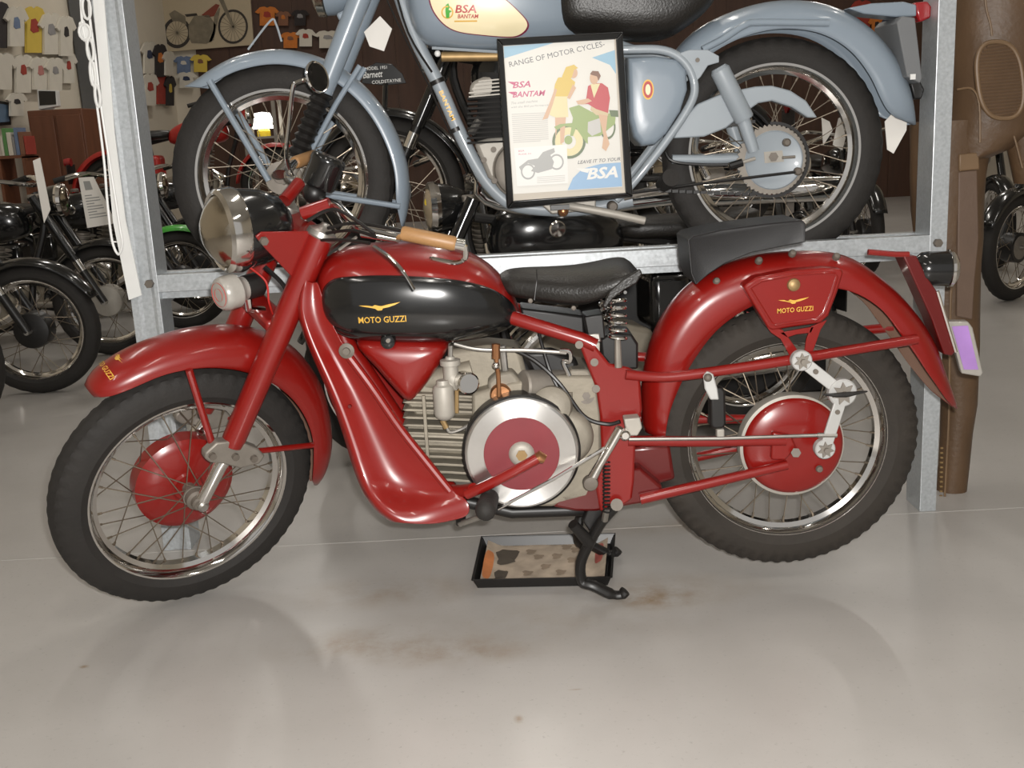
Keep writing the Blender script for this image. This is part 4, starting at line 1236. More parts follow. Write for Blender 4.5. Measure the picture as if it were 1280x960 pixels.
# side panel
sp_ = [(784, 72), (820, 70), (845, 74), (857, 86), (859, 112), (850, 140), (832, 168), (818, 181), (802, 183), (792, 172), (786, 150)]
rings = []
for o, s_ in ((.085, .84), (.10, .92), (.10, .93), (.092, .985), (.07, 1.0), (-.07, 1.0), (-.09, .98), (-.10, .9)):
    rings.append([b_(822 + (x - 822) * s_, 122 + (y - 122) * s_, .085) + V((0, .085 - o, 0)) for x, y in sp_])
rings[0] = [b_(822 + (x - 822) * .5, 122 + (y - 122) * .5, .085) + V((0, -.019, 0)) for x, y in sp_]
rings[1] = [b_(822 + (x - 822) * .85, 122 + (y - 122) * .85, .085) + V((0, -.018, 0)) for x, y in sp_]
spn = MB().loft(rings).build('side_panel', 'blue', B, smooth=60)
for nm, mt, rx, ry, e in (('badge_edge', 'gold', .0155, .026, .1055), ('badge_field', 'redplastic', .0125, .022, .1062), ('badge_crest', 'cream', .007, .014, .1068)):
    MB().add([b_(810, 112, e) + V((rx * math.cos(a), 0, ry * math.sin(a))) for a in [2 * math.pi * i / 20 for i in range(20)]], [tuple(range(20))]).build(nm, mt, spn, smooth=0)
# rear end
brg = mudguard('rear_mudguard', B, BC, FX, LY, UZ, [(28, .36, .33, .05), (40, .385, .33, .062), (55, .396, .324, .068), (75, .396, .322, .07), (95, .404, .324, .07), (112, .412, .326, .07), (126, .414, .322, .07), (142, .412, .312, .07), (157, .408, .308, .068), (166, .404, .33, .055), (172, .404, .39, .02)], .07, 'blue', 'blue', n=56, shoulder=.8)
cg = [(842, 173), (852, 150), (872, 130), (905, 116), (945, 108), (965, 107), (988, 113), (1008, 126), (1022, 147), (1010, 147), (990, 134), (965, 126), (948, 129), (930, 142), (908, 160), (880, 171)]
bpl(cg, .085, .035).build('chain_guard', 'bluefr', B, bevel=.004)
spr = MB().lathe([(.001, .02), (.04, .02), (.07, .016), (.088, .012), (.090, .006), (.090, -.04), (.001, -.04)], b_(965, 200, .05), LY, 48).build('rear_drum', 'bluefr', B)
MB().lathe([(.074, .023), (.077, .025), (.080, .022)], b_(965, 200, .05), LY, 48).build('drum_rib', 'bluefr', spr)
nt_ = 44
cv = [b_(965, 200, .072) + V((math.cos(2 * math.pi * i / (nt_ * 2)) * (.097 if i % 2 else .090), 0, math.sin(2 * math.pi * i / (nt_ * 2)) * (.097 if i % 2 else .090))) for i in range(nt_ * 2)]
MB().prism(cv, V((0, .006, 0))).build('sprocket', 'dullsteel', spr)
for kk in range(36):
    a = math.pi * (.5 - kk / 24.)
    if kk % 1 == 0 and a > -2.1:
        p = b_(965, 200, .075) + V((math.cos(a) * .098, 0, math.sin(a) * .098))
        MB().box(p, (.013, .012, .008), Matrix.Rotation(-(a - math.pi / 2), 3, 'Y')).build('chain_link', 'satin', spr, smooth=0)
for (x0, y0, x1, y1) in ((940, 243, 800, 237), (940, 152, 830, 170)):
    for kk in range(16):
        p = b_(x0 + (x1 - x0) * kk / 16, y0 + (y1 - y0) * kk / 16, .072)
        MB().box(p, (.016, .010, .008)).build('chain_link', 'satin', spr, smooth=0)
MB().cyl(b_(967, 196, .06), b_(967, 196, .095), .013, n=6).build('axle_nut', 'bolt', spr)
bpl(((955, 190), (978, 188), (980, 202), (956, 204)), .075, .008).build('axle_slot', 'alloylight', spr)
for x, y in ((982, 178), (996, 214)):
    MB().lathe([(.003, .02), (.007, .02), (.011, .016), (.011, -.01)], b_(x, y, .07), LY, 16).build('drum_bolt', 'bolt', spr)
MB().cyl(b_(978, 197, .085), b_(994, 196, .085), .004, n=8).build('adjuster', 'dullsteel', spr)
MB().tube([b_(790, 241, .09), b_(880, 229, .09), b_(994, 215, .09)], .004, 8).build('brake_rod', 'satin', B)
MB().tube(cr([b_(832, 190, .07), b_(842, 202, .08), b_(880, 206, .08), b_(910, 206, .08)], 4), .004, 6).build('brake_cable', 'satin', B)
MB().cyl(b_(912, 208, .08), b_(928, 203, .08), .011, n=10).build('cable_boot', 'satin', B)
MB().cyl(b_(928, 203, .08), b_(944, 198, .08), .005, n=8).build('cable_end', 'alloylight', B)
# dual seat
bs_ = [(690, -50, 20, .06), (705, -58, 36, .10), (740, -62, 43, .115), (800, -60, 48, .125), (840, -58, 44, .125), (870, -52, 26, .12), (890, -40, 8, .10), (900, -28, -6, .05)]
SX2 = [b_(q[0], 0, .09).x for q in bs_]
rings = []
for i in range(29):
    x = SX2[0] + (SX2[-1] - SX2[0]) * i / 28
    t, b, w_ = interp(SX2, [b_(q[0], q[1]).z for q in bs_], x), interp(SX2, [b_(q[0], q[2], .1).z for q in bs_], x), interp(SX2, [q[3] for q in bs_], x)
    e = 2 / 3.4
    rings.append([V((x, BY - w_ * abs(math.cos(a)) ** e * (1 if math.cos(a) >= 0 else -1), (t + b) / 2 + (t - b) / 2 * abs(math.sin(a)) ** e * (1 if math.sin(a) >= 0 else -1))) for a in [2 * math.pi * j / 28 for j in range(28)]])
MB().loft(rings).build('dual_seat', 'leather', B, smooth=50)
# tail
bpl(((1060, 10), (1090, 4), (1130, 2), (1146, 6), (1146, 20), (1120, 21), (1080, 17)), .045, .09).build('tail_bracket', 'blue', B, bevel=.004)
bpl(((1143, 3), (1160, 1), (1165, 8), (1164, 22), (1150, 28), (1146, 20)), .035, .07).build('tail_lamp', 'redlens', B, bevel=.006)
bpl(((1121, 28), (1128, 20), (1144, 22), (1153, 98), (1150, 104), (1134, 96)), .09, .18).build('number_plate', 'greysteel', B, bevel=.003)
bpl(((1138, 104), (1150, 100), (1156, 112), (1152, 124), (1143, 124)), .03, .06).build('reflector', 'satin', B, bevel=.004)
MB().box(b_(1141, 96, .092), (.014, .004, .014)).build('plate_bolt', 'white', B, smooth=0)

# ------------------------------------------------------------------ framed advertisement leaning on the blue machine
PY = BY - .165
PF = thing('framed_poster', 'black framed colour advertisement leaning against the engine of the blue motorcycle', 'poster', at(712, 256, PY))
fo = [(621, 48), (778, 40), (791, 246), (634, 261)]
fi = [(629, 57), (770, 49), (782, 241), (642, 251)]
for k in range(4):
    k2 = (k + 1) % 4
    MB().prism([at(*fo[k], PY), at(*fo[k2], PY), at(*fi[k2], PY - .004), at(*fi[k], PY - .004)], V((0, .018, 0))).build('frame_side', 'black', PF, smooth=0, bevel=.003)
MB().prism([at(x, y, PY + .008) for x, y in fo], V((0, .008, 0))).build('backing_board', 'satin', PF, smooth=0)
M['mount'] = mat('beige_mount', (.50, .45, .38), .6, var=.05)
M['page'] = mat('printed_page', (.60, .58, .53), .45, var=.03)
for nm, c_ in (('pblue', (.33, .56, .72)), ('pskyblue', (.30, .50, .74)), ('pmagenta', (.60, .07, .19)), ('pgrey', (.42, .42, .40)), ('plight', (.62, .60, .56)), ('pink', (.12, .12, .13)), ('pyellow', (.78, .55, .10)), ('pcream', (.84, .74, .40)), ('pskin', (.72, .45, .28)),
               ('pbrown', (.22, .09, .04)), ('pred', (.58, .05, .06)), ('pgreen', (.33, .43, .14)), ('pgreen2', (.12, .17, .07)), ('ptan', (.70, .55, .32)), ('pwhite', (.92, .90, .85))):
    M[nm] = mat('print_' + nm[1:], tuple(q * .7 for q in c_), .45)
LAY = [0]


def pc(cx, cy, e=None):
    return at(610 + cx / 4, 30 + cy / 4, PY + .0075 - (LAY[0] if e is None else e))


def pr(name, mt, pts):
    LAY[0] += .00012
    return MB().add([pc(x, y) for x, y in pts], [tuple(range(len(pts)))]).build(name, mt, PF, smooth=0)


def prd(name, mt, cx, cy, rx, ry, inner=0.):
    LAY[0] += .00012
    k = 28
    if inner:
        return MB().add([pc(cx + rx * q * math.cos(2 * math.pi * i / k), cy + ry * q * math.sin(2 * math.pi * i / k)) for i in range(k) for q in (1, inner)], [(2 * i, 2 * i + 1, (2 * i + 3) % (2 * k), (2 * i + 2) % (2 * k)) for i in range(k)]).build(name, mt, PF, smooth=0)
    return MB().add([pc(cx + rx * math.cos(2 * math.pi * i / k), cy + ry * math.sin(2 * math.pi * i / k)) for i in range(k)], [tuple(range(k))]).build(name, mt, PF, smooth=0)


def prt(name, mt, body, x0, y0, x1, y1, hgt, shear=0., bold=0.):
    LAY[0] += .00012
    L_ = math.hypot(x1 - x0, y1 - y0)
    dx, dy = (x1 - x0) / L_, (y1 - y0) / L_
    return lettering(MB(), body, L_, hgt, lambda u_, v_: pc((x0 + x1) / 2 + dx * u_ + dy * v_, (y0 + y1) / 2 + dy * u_ - dx * v_), shear, bold).build(name, mt, PF, smooth=0)


pr('mount', 'mount', ((72, 104), (645, 66), (695, 852), (126, 888)))
pr('page', 'page', ((78, 112), (630, 74), (672, 815), (128, 850)))
pr('sky_wedge', 'pblue', ((78, 112), (330, 94), (82, 172)))
pr('sky_patch', 'pblue', ((634, 130), (640, 250), (610, 205), (520, 168)))
prt('title', 'pink', 'RANGE OF MOTOR CYCLES-', 106, 203, 582, 98, 27)
prt('lettering', 'pmagenta', 'BSA', 122, 306, 212, 299, 32, .3, .02)
prt('lettering', 'pmagenta', 'BANTAM', 122, 354, 288, 344, 28, .3, .02)
pr('wing', 'pmagenta', ((98, 288), (140, 290), (135, 308), (118, 300)))
pr('wing', 'pmagenta', ((100, 340), (140, 338), (135, 358), (118, 350)))
prt('caption', 'pgrey', 'The small machine', 116, 396, 248, 384, 13, .3)
prt('caption', 'pgrey', 'with the BIG performance', 116, 418, 302, 405, 13, .3)
for k in range(15):
    y = 450 + k * 10
    pr('text_line', 'plight', ((118 + k * .6, y), (298 + k * .4 - (40 if k == 14 else 0), y - 8), (298 + k * .4 - (40 if k == 14 else 0), y - 4), (118 + k * .6, y + 4)))
prd('front_wheel', 'pgreen2', 405, 588, 84, 86, .84)
prd('wheel_field', 'pcream', 405, 588, 70, 72, .5)
prd('wheel_hub', 'pgreen', 402, 580, 20, 22)
prd('rear_wheel', 'pgreen2', 598, 515, 40, 62, .8)
pr('leg', 'pskin', ((335, 455), (390, 460), (380, 590), (362, 600), (360, 500), (345, 520), (338, 580)))
pr('machine_body', 'pgreen', ((405, 420), (455, 405), (520, 440), (590, 450), (640, 440), (635, 500), (560, 560), (500, 565), (495, 600), (440, 520), (425, 560), (410, 560), (425, 470)))
pr('mudguard', 'pgreen', ((330, 515), (360, 500), (420, 495), (470, 515), (498, 560), (500, 602), (480, 560), (440, 520), (380, 510), (345, 530)))
pr('engine', 'plight', ((500, 490), (560, 470), (565, 540), (520, 560), (498, 540)))
pr('saddle', 'pgreen2', ((605, 430), (650, 432), (652, 465), (615, 462)))
pr('skirt', 'pcream', ((325, 355), (395, 360), (402, 465), (340, 468), (308, 455)))
pr('blouse', 'pyellow', ((350, 268), (400, 262), (436, 290), (425, 345), (400, 362), (325, 362), (335, 300)))
pr('arm', 'pskin', ((335, 320), (345, 330), (325, 400), (300, 470), (272, 480), (310, 390)))
pr('arm', 'pskin', ((425, 300), (440, 320), (410, 375), (395, 370)))
prd('face', 'pskin', 428, 245, 20, 26)
pr('hair', 'pyellow', ((390, 215), (430, 203), (450, 220), (430, 230), (418, 270), (385, 285), (370, 262)))
pr('trousers', 'ptan', ((518, 400), (605, 430), (600, 460), (540, 455), (512, 430)))
pr('man_leg', 'pskin', ((552, 450), (598, 458), (590, 540), (608, 600), (590, 636), (570, 620), (578, 560)))
pr('jacket', 'pred', ((500, 310), (530, 296), (570, 296), (600, 318), (610, 370), (600, 445), (540, 425), (500, 400), (470, 402), (490, 380)))
pr('shirt_front', 'pcream', ((512, 300), (560, 298), (530, 370)))
pr('arm', 'pskin', ((440, 385), (500, 372), (520, 385), (480, 402), (450, 402)))
prd('man_face', 'pskin', 530, 270, 21, 32)
pr('man_hair', 'pbrown', ((510, 250), (522, 234), (552, 236), (564, 260), (552, 285), (545, 262), (520, 255)))
pr('inset', 'pwhite', ((130, 620), (394, 602), (402, 796), (146, 812)))
prt('inset_caption', 'pmagenta', 'BSA', 152, 636, 182, 633, 9)
prt('inset_caption', 'pmagenta', 'MODEL D1', 152, 652, 215, 648, 7)
for cx_, cy_ in ((200, 738), (343, 690)):
    prd('inset_wheel', 'pgrey', cx_, cy_, 36, 40, .78)
pr('inset_machine', 'pgrey', ((155, 715), (200, 680), (250, 672), (275, 640), (330, 620), (335, 640), (312, 655), (330, 690), (320, 725), (250, 745), (215, 735), (235, 710), (200, 695), (165, 735)))
for k in range(4):
    pr('text_line', 'plight', ((245, 765 + k * 9), (385, 755 + k * 9), (385, 758 + k * 9), (245, 768 + k * 9)))
pr('blue_corner', 'pskyblue', ((398, 830), (425, 770), (470, 725), (560, 700), (664, 692), (671, 812)))
prt('slogan', 'pink', 'LEAVE IT TO YOUR', 448, 692, 662, 674, 17, .3, .01)
prt('lettering', 'pwhite', 'BSA', 492, 750, 648, 738, 58, .3, .03)
pr('wing', 'pwhite', ((438, 722), (510, 722), (500, 745), (470, 738)))
# small ledge hook that carries the frame on the kick lever
MB().box(at(700, 259, PY + .012), (.05, .02, .012)).build('ledge', 'satin', PF, smooth=0)

# ------------------------------------------------------------------ drip tray on the floor
T = thing('drip_tray', 'shallow black drip tray lined with oily newspaper under the stand', 'tray', (.06, 2.745, 0))
c4 = [V((-.128, 2.605, 0)), V((.229, 2.578, 0)), V((.268, 2.875, 0)), V((-.108, 2.905, 0))]
cen = sum(c4, V()) / 4
inn = lambda s_, z: [cen + (p - cen) * s_ + V((0, 0, z)) for p in c4]
MB().loft([inn(.9, .0), inn(.94, .002), inn(1.0, .030), inn(1.015, .031), inn(1.01, .027), inn(.985, .028), inn(.925, .005), inn(.9, .004)]).build('tray', 'satin', T, smooth=30)
q2 = inn(.955, .0)
q2 = [q2[0] + V((0, 0, .024)), q2[1] + V((0, 0, .024)), q2[2] + V((0, 0, .016)), q2[3] + V((0, 0, .016))]
q1 = inn(.90, .0065)
nn = MB()
def pt(u_, v_, z=.0):
    a_ = q1[0].lerp(q1[1], u_)
    b2 = q1[3].lerp(q1[2], u_)
    p = a_.lerp(b2, v_)
    edge = max(0, .10 - u_, u_ - .90, .10 - v_) / .10
    return p + V((0, 0, z + .018 * edge + .0015 * math.sin(u_ * 19) * math.sin(v_ * 13)))
nu, nv = 26, 16
MB().add([pt(i / nu, j / nv) for j in range(nv + 1) for i in range(nu + 1)], [(j * (nu + 1) + i, j * (nu + 1) + i + 1, (j + 1) * (nu + 1) + i + 1, (j + 1) * (nu + 1) + i) for j in range(nv) for i in range(nu)]).build('newspaper', 'news', T, smooth=60)
def patch(name, mt, u0, u1, v0, v1, wob=.03):
    k = 20
    pts = [((u0 + u1) / 2 + (u1 - u0) / 2 * (1 + wob * math.sin(5 * a)) * math.copysign(abs(math.cos(a)) ** .6, math.cos(a)), (v0 + v1) / 2 + (v1 - v0) / 2 * (1 + wob * math.sin(3 * a + 1)) * math.copysign(abs(math.sin(a)) ** .6, math.sin(a))) for a in [2 * math.pi * i / k for i in range(k)]]
    c_ = ((u0 + u1) / 2, (v0 + v1) / 2)
    MB().add([pt(*c_, .003)] + [pt(u_, v_, .0022) for u_, v_ in pts], [(0, i + 1, (i + 1) % k + 1) for i in range(k)]).build(name, mt, T, smooth=60)
patch('orange_print', 'newsor', .0, .075, .05, .75)
patch('oil_stain', 'newsdark', .10, .20, .05, .35, .2)
patch('oil_stain', 'newsdark', .09, .26, .50, .88, .2)
for k, (u_, v_) in enumerate(((.33, .2), (.47, .35), (.6, .2), (.4, .6), (.55, .62), (.68, .5), (.33, .75), (.7, .78), (.62, .85))):
    patch('grease_spot', 'newsbrown', u_, u_ + .075, v_, v_ + .12, .25)
patch('red_print', 'newsred', .90, .97, .42, .92)

# ------------------------------------------------------------------ brown leather suit hung on the right upright
LS = thing('leather_suit', 'brown leather riding suit hanging from the right upright of the rack', 'suit', ground(1190, 640) + V((0, .06, 0)))


def section(px0, px1, py, Y, d, wav=0., n=26):
    a_, b2 = at(px0, py, Y), at(px1, py, Y)
    c_ = (a_ + b2) / 2
    hw_ = (b2.x - a_.x) / 2
    return [c_ + V((hw_ * math.cos(t) * (1 + wav * math.sin(3 * t + py * .05)), d * math.sin(t) * (1 + wav * math.sin(5 * t + py * .08)), 0)) for t in [2 * math.pi * i / n for i in range(n)]]


YS = 3.18
leg = [(1136, 1262, 150, .07), (1137, 1236, 185, .07), (1140, 1232, 220, .07), (1140, 1229, 260, .068), (1142, 1226, 300, .066), (1150, 1225, 340, .064), (1158, 1224, 390, .06), (1168, 1222, 430, .058), (1172, 1222, 470, .056), (1178, 1221, 505, .052), (1176, 1214, 540, .05), (1174, 1210, 580, .048), (1170, 1207, 620, .046), (1168, 1206, 637, .046)]
lgo = MB().loft([section(a_, b2, y, YS, d, .05) for a_, b2, y, d in leg]).build('trouser_leg', 'brownleather', LS, smooth=60)
MB().prism([at(x, y, YS - .072) for x, y in ((1198, 215), (1222, 212), (1224, 300), (1219, 350), (1216, 400), (1196, 396), (1197, 300))], V((0, .012, 0))).build('leg_panel', 'brownpanel', lgo, bevel=.004)
MB().prism([at(x, y, YS - .076) for x, y in ((1199, 193), (1224, 190), (1225, 212), (1199, 214))], V((0, .014, 0))).build('leg_band', 'brownlight', lgo, bevel=.004)
MB().tube(cr([at(x, y, YS - .062) for x, y in ((1196, 215), (1192, 300), (1188, 380), (1187, 440), (1186, 520), (1183, 580), (1180, 640))], 4), .0035, 6).build('seam', 'brownlight', lgo)
for k in range(14):
    MB().box(at(1177 - k * .1, 560 + k * 6, YS - .056), (.008, .006, .005)).build('zip_tooth', 'brass', lgo, smooth=0)
jk = [(1180, 1330, -150, .09), (1183, 1325, -90, .11), (1185, 1318, -30, .12), (1187, 1312, 30, .12), (1188, 1306, 80, .12), (1188, 1300, 130, .115), (1186, 1290, 165, .11), (1185, 1262, 186, .09), (1184, 1232, 198, .07)]
jko = MB().loft([section(a_, b2, y, YS, d, .05, 36) for a_, b2, y, d in jk]).build('jacket_body', 'brownleather', LS, smooth=60)
# ribbed elbow patch with its welt
pcx, pcy = 1250, 100
def ell(a, s_=1.):
    rx, ry = 27, 46
    x = rx * s_ * math.copysign(abs(math.cos(a)) ** .75, math.cos(a))
    y = ry * s_ * math.copysign(abs(math.sin(a)) ** .75, math.sin(a))
    return pcx + x + y * .10, pcy + y
ypl = YS - .128
MB().tube([at(*ell(2 * math.pi * i / 48, 1.04), ypl) for i in range(48)], .0065, 8, loop=True).build('patch_welt', 'brownlight', jko)
MB().prism([at(*ell(2 * math.pi * i / 48, 1.0), ypl) for i in range(48)], V((0, .03, 0))).build('elbow_patch', 'brownleather', jko)
for k in range(22):
    y = pcy - 43 + k * 4.1
    h_ = math.sqrt(max(0, 1 - ((y - pcy) / 46) ** 4)) * 25
    xc = pcx + (y - pcy) * .10
    MB().tube([at(xc - h_, y + 2, ypl - .001), at(xc, y, ypl - .002), at(xc + h_, y - 2, ypl - .001)], .0034, 6).build('pleat', 'brownleather', jko)
MB().tube(cr([at(x, y, ypl + .0) for x, y in ((1230, -40), (1232, 5), (1238, 30), (1240, 45))], 4), .003, 6).build('seam', 'brownlight', jko)
MB().tube(cr([at(x, y, ypl + .006) for x, y in ((1196, 112), (1215, 111), (1224, 130), (1225, 178))], 4), .003, 6).build('seam', 'brownlight', jko)
# sleeve
slv = [(1232, 1330, 60, .07), (1240, 1335, 110, .075), (1250, 1338, 150, .07), (1260, 1336, 190, .06), (1270, 1334, 228, .055)]
MB().loft([section(a_, b2, y, YS - .03, d, .04) for a_, b2, y, d in slv]).build('sleeve', 'brownleather', LS, smooth=60)
MB().tube(cr([at(x, y, YS - .10) for x, y in ((1255, 142), (1266, 165), (1278, 210))], 4), .003, 6).build('sleeve_seam', 'brownlight', LS)
MB().tube(cr([V((1.20, 3.13, 1.75)), V((1.30, 3.16, 1.82)), V((1.45, YS, 1.72))], 5), .008, 8).build('hanger', 'steel', LS)


# ------------------------------------------------------------------ generic old motorcycle, built once, then copied
def make_bike():
    root = bpy.data.objects.new('old_motorcycle', None)
    COL.objects.link(root)
    X, Yl, Z = V((1, 0, 0)), V((0, 1, 0)), V((0, 0, 1))
    fcn_, rcn = V((.70, 0, .32)), V((-.65, 0, .32))
    for c_ in (fcn_, rcn):
        wheel(root, c_, X, Yl, Z, .32, .25, .045, nsp=28, hub_r=.07, hub_w=.035, knob=.004, single=False, seg=72, pat=2, sp_r=.002)
    mudguard('front_mudguard', root, fcn_, X, Yl, Z, [(25, .36, .34, .05), (40, .355, .325, .055), (90, .355, .32, .06), (140, .355, .32, .06), (175, .36, .34, .05)], .06, 'black', 'black', n=22)
    mudguard('rear_mudguard', root, rcn, X, Yl, Z, [(30, .37, .34, .06), (60, .37, .33, .07), (110, .375, .33, .07), (150, .38, .33, .07), (190, .39, .36, .06)], .07, 'black', 'black', n=24)
    for s_ in (1, -1):
        y = .09 * s_
        lg_ = MB().tube([(.70, y, .32), (.545, y, .62)], [.022, .022], 12).build('fork_leg', 'satin', root)
        MB().tube([(.605, y, .505), (.575, y, .565)], .027, 12).build('fork_collar', 'chrome', lg_)
        MB().tube([(.56, y, .59), (.385, y, .93)], .028, 12).build('fork_shroud', 'black', lg_)
        MB().tube([(-.65, y, .32), (-.5, y, .62)], .024, 12).build('shock', 'chrome', root)
        MB().tube([(-.65, y * .8, .32), (-.15, y * .8, .33)], .016, 10).build('swing_arm', 'satin', root)
        MB().tube(cr([(.12, .10 * s_, .48), (.25, .12 * s_, .36), (.1, .13 * s_, .24), (-.3, .14 * s_, .24)], 5), .02, 10).build('exhaust_pipe', 'chrome', root)
        MB().tube([(-.28, .14 * s_, .24), (-.33, .14 * s_, .245), (-.78, .14 * s_, .27), (-.84, .14 * s_, .27)], [.02, .04, .042, .022], 14).build('silencer', 'chrome', root)
        MB().tube([(-.05, .1 * s_, .28), (-.05, .27 * s_, .28)], .014, 10).build('footrest', 'rubber', root)
    MB().lathe([(.001, .06), (.05, .06), (.085, .05), (.09, .035), (.09, -.04), (.001, -.04)], fcn_, V((0, -1, 0)), 28).build('front_drum', 'alloylight', root)
    MB().lathe([(.001, .06), (.05, .06), (.085, .05), (.09, .035), (.09, -.04), (.001, -.04)], rcn, V((0, -1, 0)), 28).build('rear_drum', 'dullsteel', root)
    for c_ in (fcn_, rcn):
        MB().cyl(c_ + V((0, -.11, 0)), c_ + V((0, .11, 0)), .012, n=8).build('axle', 'steel', root)
    MB().tube(cr([(.37, 0, .95), (.40, 0, .78), (.3, 0, .5), (.2, 0, .22), (-.2, 0, .2), (-.3, 0, .4), (-.35, 0, .72)], 5), .02, 10).build('frame_loop', 'satin', root)
    MB().tube([(.37, 0, .86), (-.35, 0, .72), (-.7, 0, .72)], .018, 10).build('frame_top', 'satin', root)
    tkx = [(.33, .80, .74, .04), (.30, .88, .70, .09), (.18, .92, .68, .13), (.05, .91, .68, .13), (-.1, .86, .69, .11), (-.18, .80, .71, .06)]
    rings = []
    for x, t, b, w__ in tkx:
        e = 2 / 2.6
        rings.append([V((x, w__ * abs(math.cos(a)) ** e * (1 if math.cos(a) >= 0 else -1), (t + b) / 2 + (t - b) / 2 * abs(math.sin(a)) ** e * (1 if math.sin(a) >= 0 else -1))) for a in [2 * math.pi * j / 20 for j in range(20)]])
    tk_ = MB().loft(rings).build('fuel_tank', 'black', root, smooth=60, sub=1)
    MB().lathe([(.001, .02), (.02, .02), (.026, .012), (.026, 0)], (.1, 0, .915), Z, 16).build('filler_cap', 'bolt', tk_)
    for s_ in (1, -1):
        MB().lathe([(.001, .008), (.025, .006), (.03, 0)], (.1, .132 * s_, .81), V((0, s_, 0)), 20).build('tank_badge', 'chrome', tk_)
    stx = [(-.14, .81, .76, .07), (-.2, .83, .74, .11), (-.4, .82, .74, .13), (-.62, .84, .75, .13), (-.70, .83, .78, .08)]
    rings = []
    for x, t, b, w__ in stx:
        e = 2 / 3
        rings.append([V((x, w__ * abs(math.cos(a)) ** e * (1 if math.cos(a) >= 0 else -1), (t + b) / 2 + (t - b) / 2 * abs(math.sin(a)) ** e * (1 if math.sin(a) >= 0 else -1))) for a in [2 * math.pi * j / 20 for j in range(20)]])
    MB().loft(rings).build('seat', 'leather', root, smooth=60, sub=1)
    cs = MB().prism([V((x, -.11, z)) for x, z in ((.2, .25), (.22, .38), (.12, .46), (-.1, .46), (-.25, .42), (-.28, .28), (-.2, .2), (.12, .2))], V((0, .22, 0))).build('crankcase', 'alloy', root, bevel=.02)
    MB().lathe([(.001, .02), (.07, .02), (.085, .01), (.085, -.01)], (.05, -.11, .33), V((0, -1, 0)), 24).build('timing_cover', 'alloylight', cs)
    cy_ = MB().tube([(.08, 0, .45), (.11, 0, .66)], .05, 16).build('cylinder', 'dullsteel', root)
    for k in range(7):
        MB().lathe([(.05, -.004), (.085, -.003), (.085, .003), (.05, .004)], (.085 + .004 * k, 0, .48 + .027 * k), V((.14, 0, 1)), 16).build('fin', 'dullsteel', cy_)
    hb_ = MB().tube(cr([(.12, .36, 1.0), (.25, .3, 1.03), (.36, .12, 1.0), (.37, 0, .99), (.36, -.12, 1.0), (.25, -.3, 1.03), (.12, -.36, 1.0)], 5), .012, 8).build('handlebar', 'chrome', root)
    for s_ in (1, -1):
        MB().tube([(.10, .37 * s_, .995), (.22, .315 * s_, 1.025)], .017, 10).build('grip', 'rubber', hb_)
        MB().tube([(.26, .28 * s_, 1.035), (.30, .30 * s_, 1.03), (.17, .38 * s_, 1.0)], .006, 6).build('lever', 'chrome', hb_)
    hl_ = MB().lathe([(.001, -.13), (.05, -.11), (.08, -.05), (.088, 0)], (.50, 0, .90), X, 24).build('headlamp', 'black', root)
    MB().lathe([(.088, -.005), (.095, .01), (.09, .03), (.078, .03)], (.50, 0, .90), X, 24).build('headlamp_rim', 'chrome', hl_)
    MB().lathe([(.082, .02), (.06, .04), (.001, .05)], (.50, 0, .90), X, 24).build('lens', 'glass', hl_)
    MB().box((.39, 0, .93), (.06, .2, .025)).build('fork_yoke', 'dullsteel', root, bevel=.006)
    tl_ = MB().lathe([(.001, .03), (.03, .025), (.035, 0), (.035, -.03)], (-1.04, 0, .60), V((-1, 0, 0)), 16).build('tail_lamp', 'redlens', root)
    MB().box((-1.02, 0, .50), (.006, .2, .16)).build('number_plate', 'satin', root, bevel=.002)
    MB().tube([(-.1, .1, .2), (-.12, .2, .012)], .013, 8).build('side_stand', 'satin', root)
    MB().box((-.33, 0, .52), (.16, .2, .2)).build('tool_box', 'black', root, bevel=.03)
    return root


proto = make_bike()


def copy_tree(o, parent=None):
    c_ = o.copy()
    COL.objects.link(c_)
    c_.parent = parent
    for ch in list(o.children):
        copy_tree(ch, c_)
    return c_


def bike(x, y, heading, label, paint='black', z=0., group=None, drum=None, first=[True], only=('fuel_tank', 'front_mudguard', 'rear_mudguard', 'tool_box', 'headlamp')):
    if first[0]:
        r_ = proto
        first[0] = False
    else:
        r_ = copy_tree(proto)
    for ch in r_.children:
        nm = ch.name.split('.')[0]
        m_ = None
        if paint != 'black' and nm in only: m_ = M[paint]
        if nm in ('front_drum',) and drum: m_ = M[drum]
        if m_:
            for sl in ch.material_slots:
                sl.link = 'OBJECT'
                sl.material = m_
    r_.location = (x, y, z)
    r_.rotation_euler = (0, 0, R(heading))
    setp(r_, label, 'motorcycle', group or 'old motorcycles parked in the hall')
    return r_


# row along the left wall, noses to the aisle
bike(-3.14, 4.42, 2, 'black motorcycle in the wall row with its front tyre cut by the picture edge', drum='satin')
bike(-3.03, 5.24, 2, 'black motorcycle with chrome wheel rim and dark drum in the wall row', drum='satin')
bike(-2.99, 6.16, 3, 'black motorcycle with pale round drum plate and hanging white card in the wall row', drum='alloylight')
bike(-2.80, 6.96, 4, 'black motorcycle with bright green front mudguard in the wall row', 'green', drum='satin', only=('front_mudguard',))
for k, y in enumerate((7.74, 8.52)):
    bike(-2.9 + .12 * k, y, 4, 'black motorcycle at the deep end of the wall row', group='black motorcycles at the deep end of the wall row')
rp_ = MB().box((-2.6, 9.36, .24), (1.95, .5, .48)).build('display_plinth', 'satin', bevel=.01)
lone(rp_, 'long low black plinth under the red tanked motorcycle', 'plinth')
bike(-2.6, 9.36, 2, 'motorcycle with bright red tank raised on a plinth at the end of the wall row', 'redplastic', z=.48)
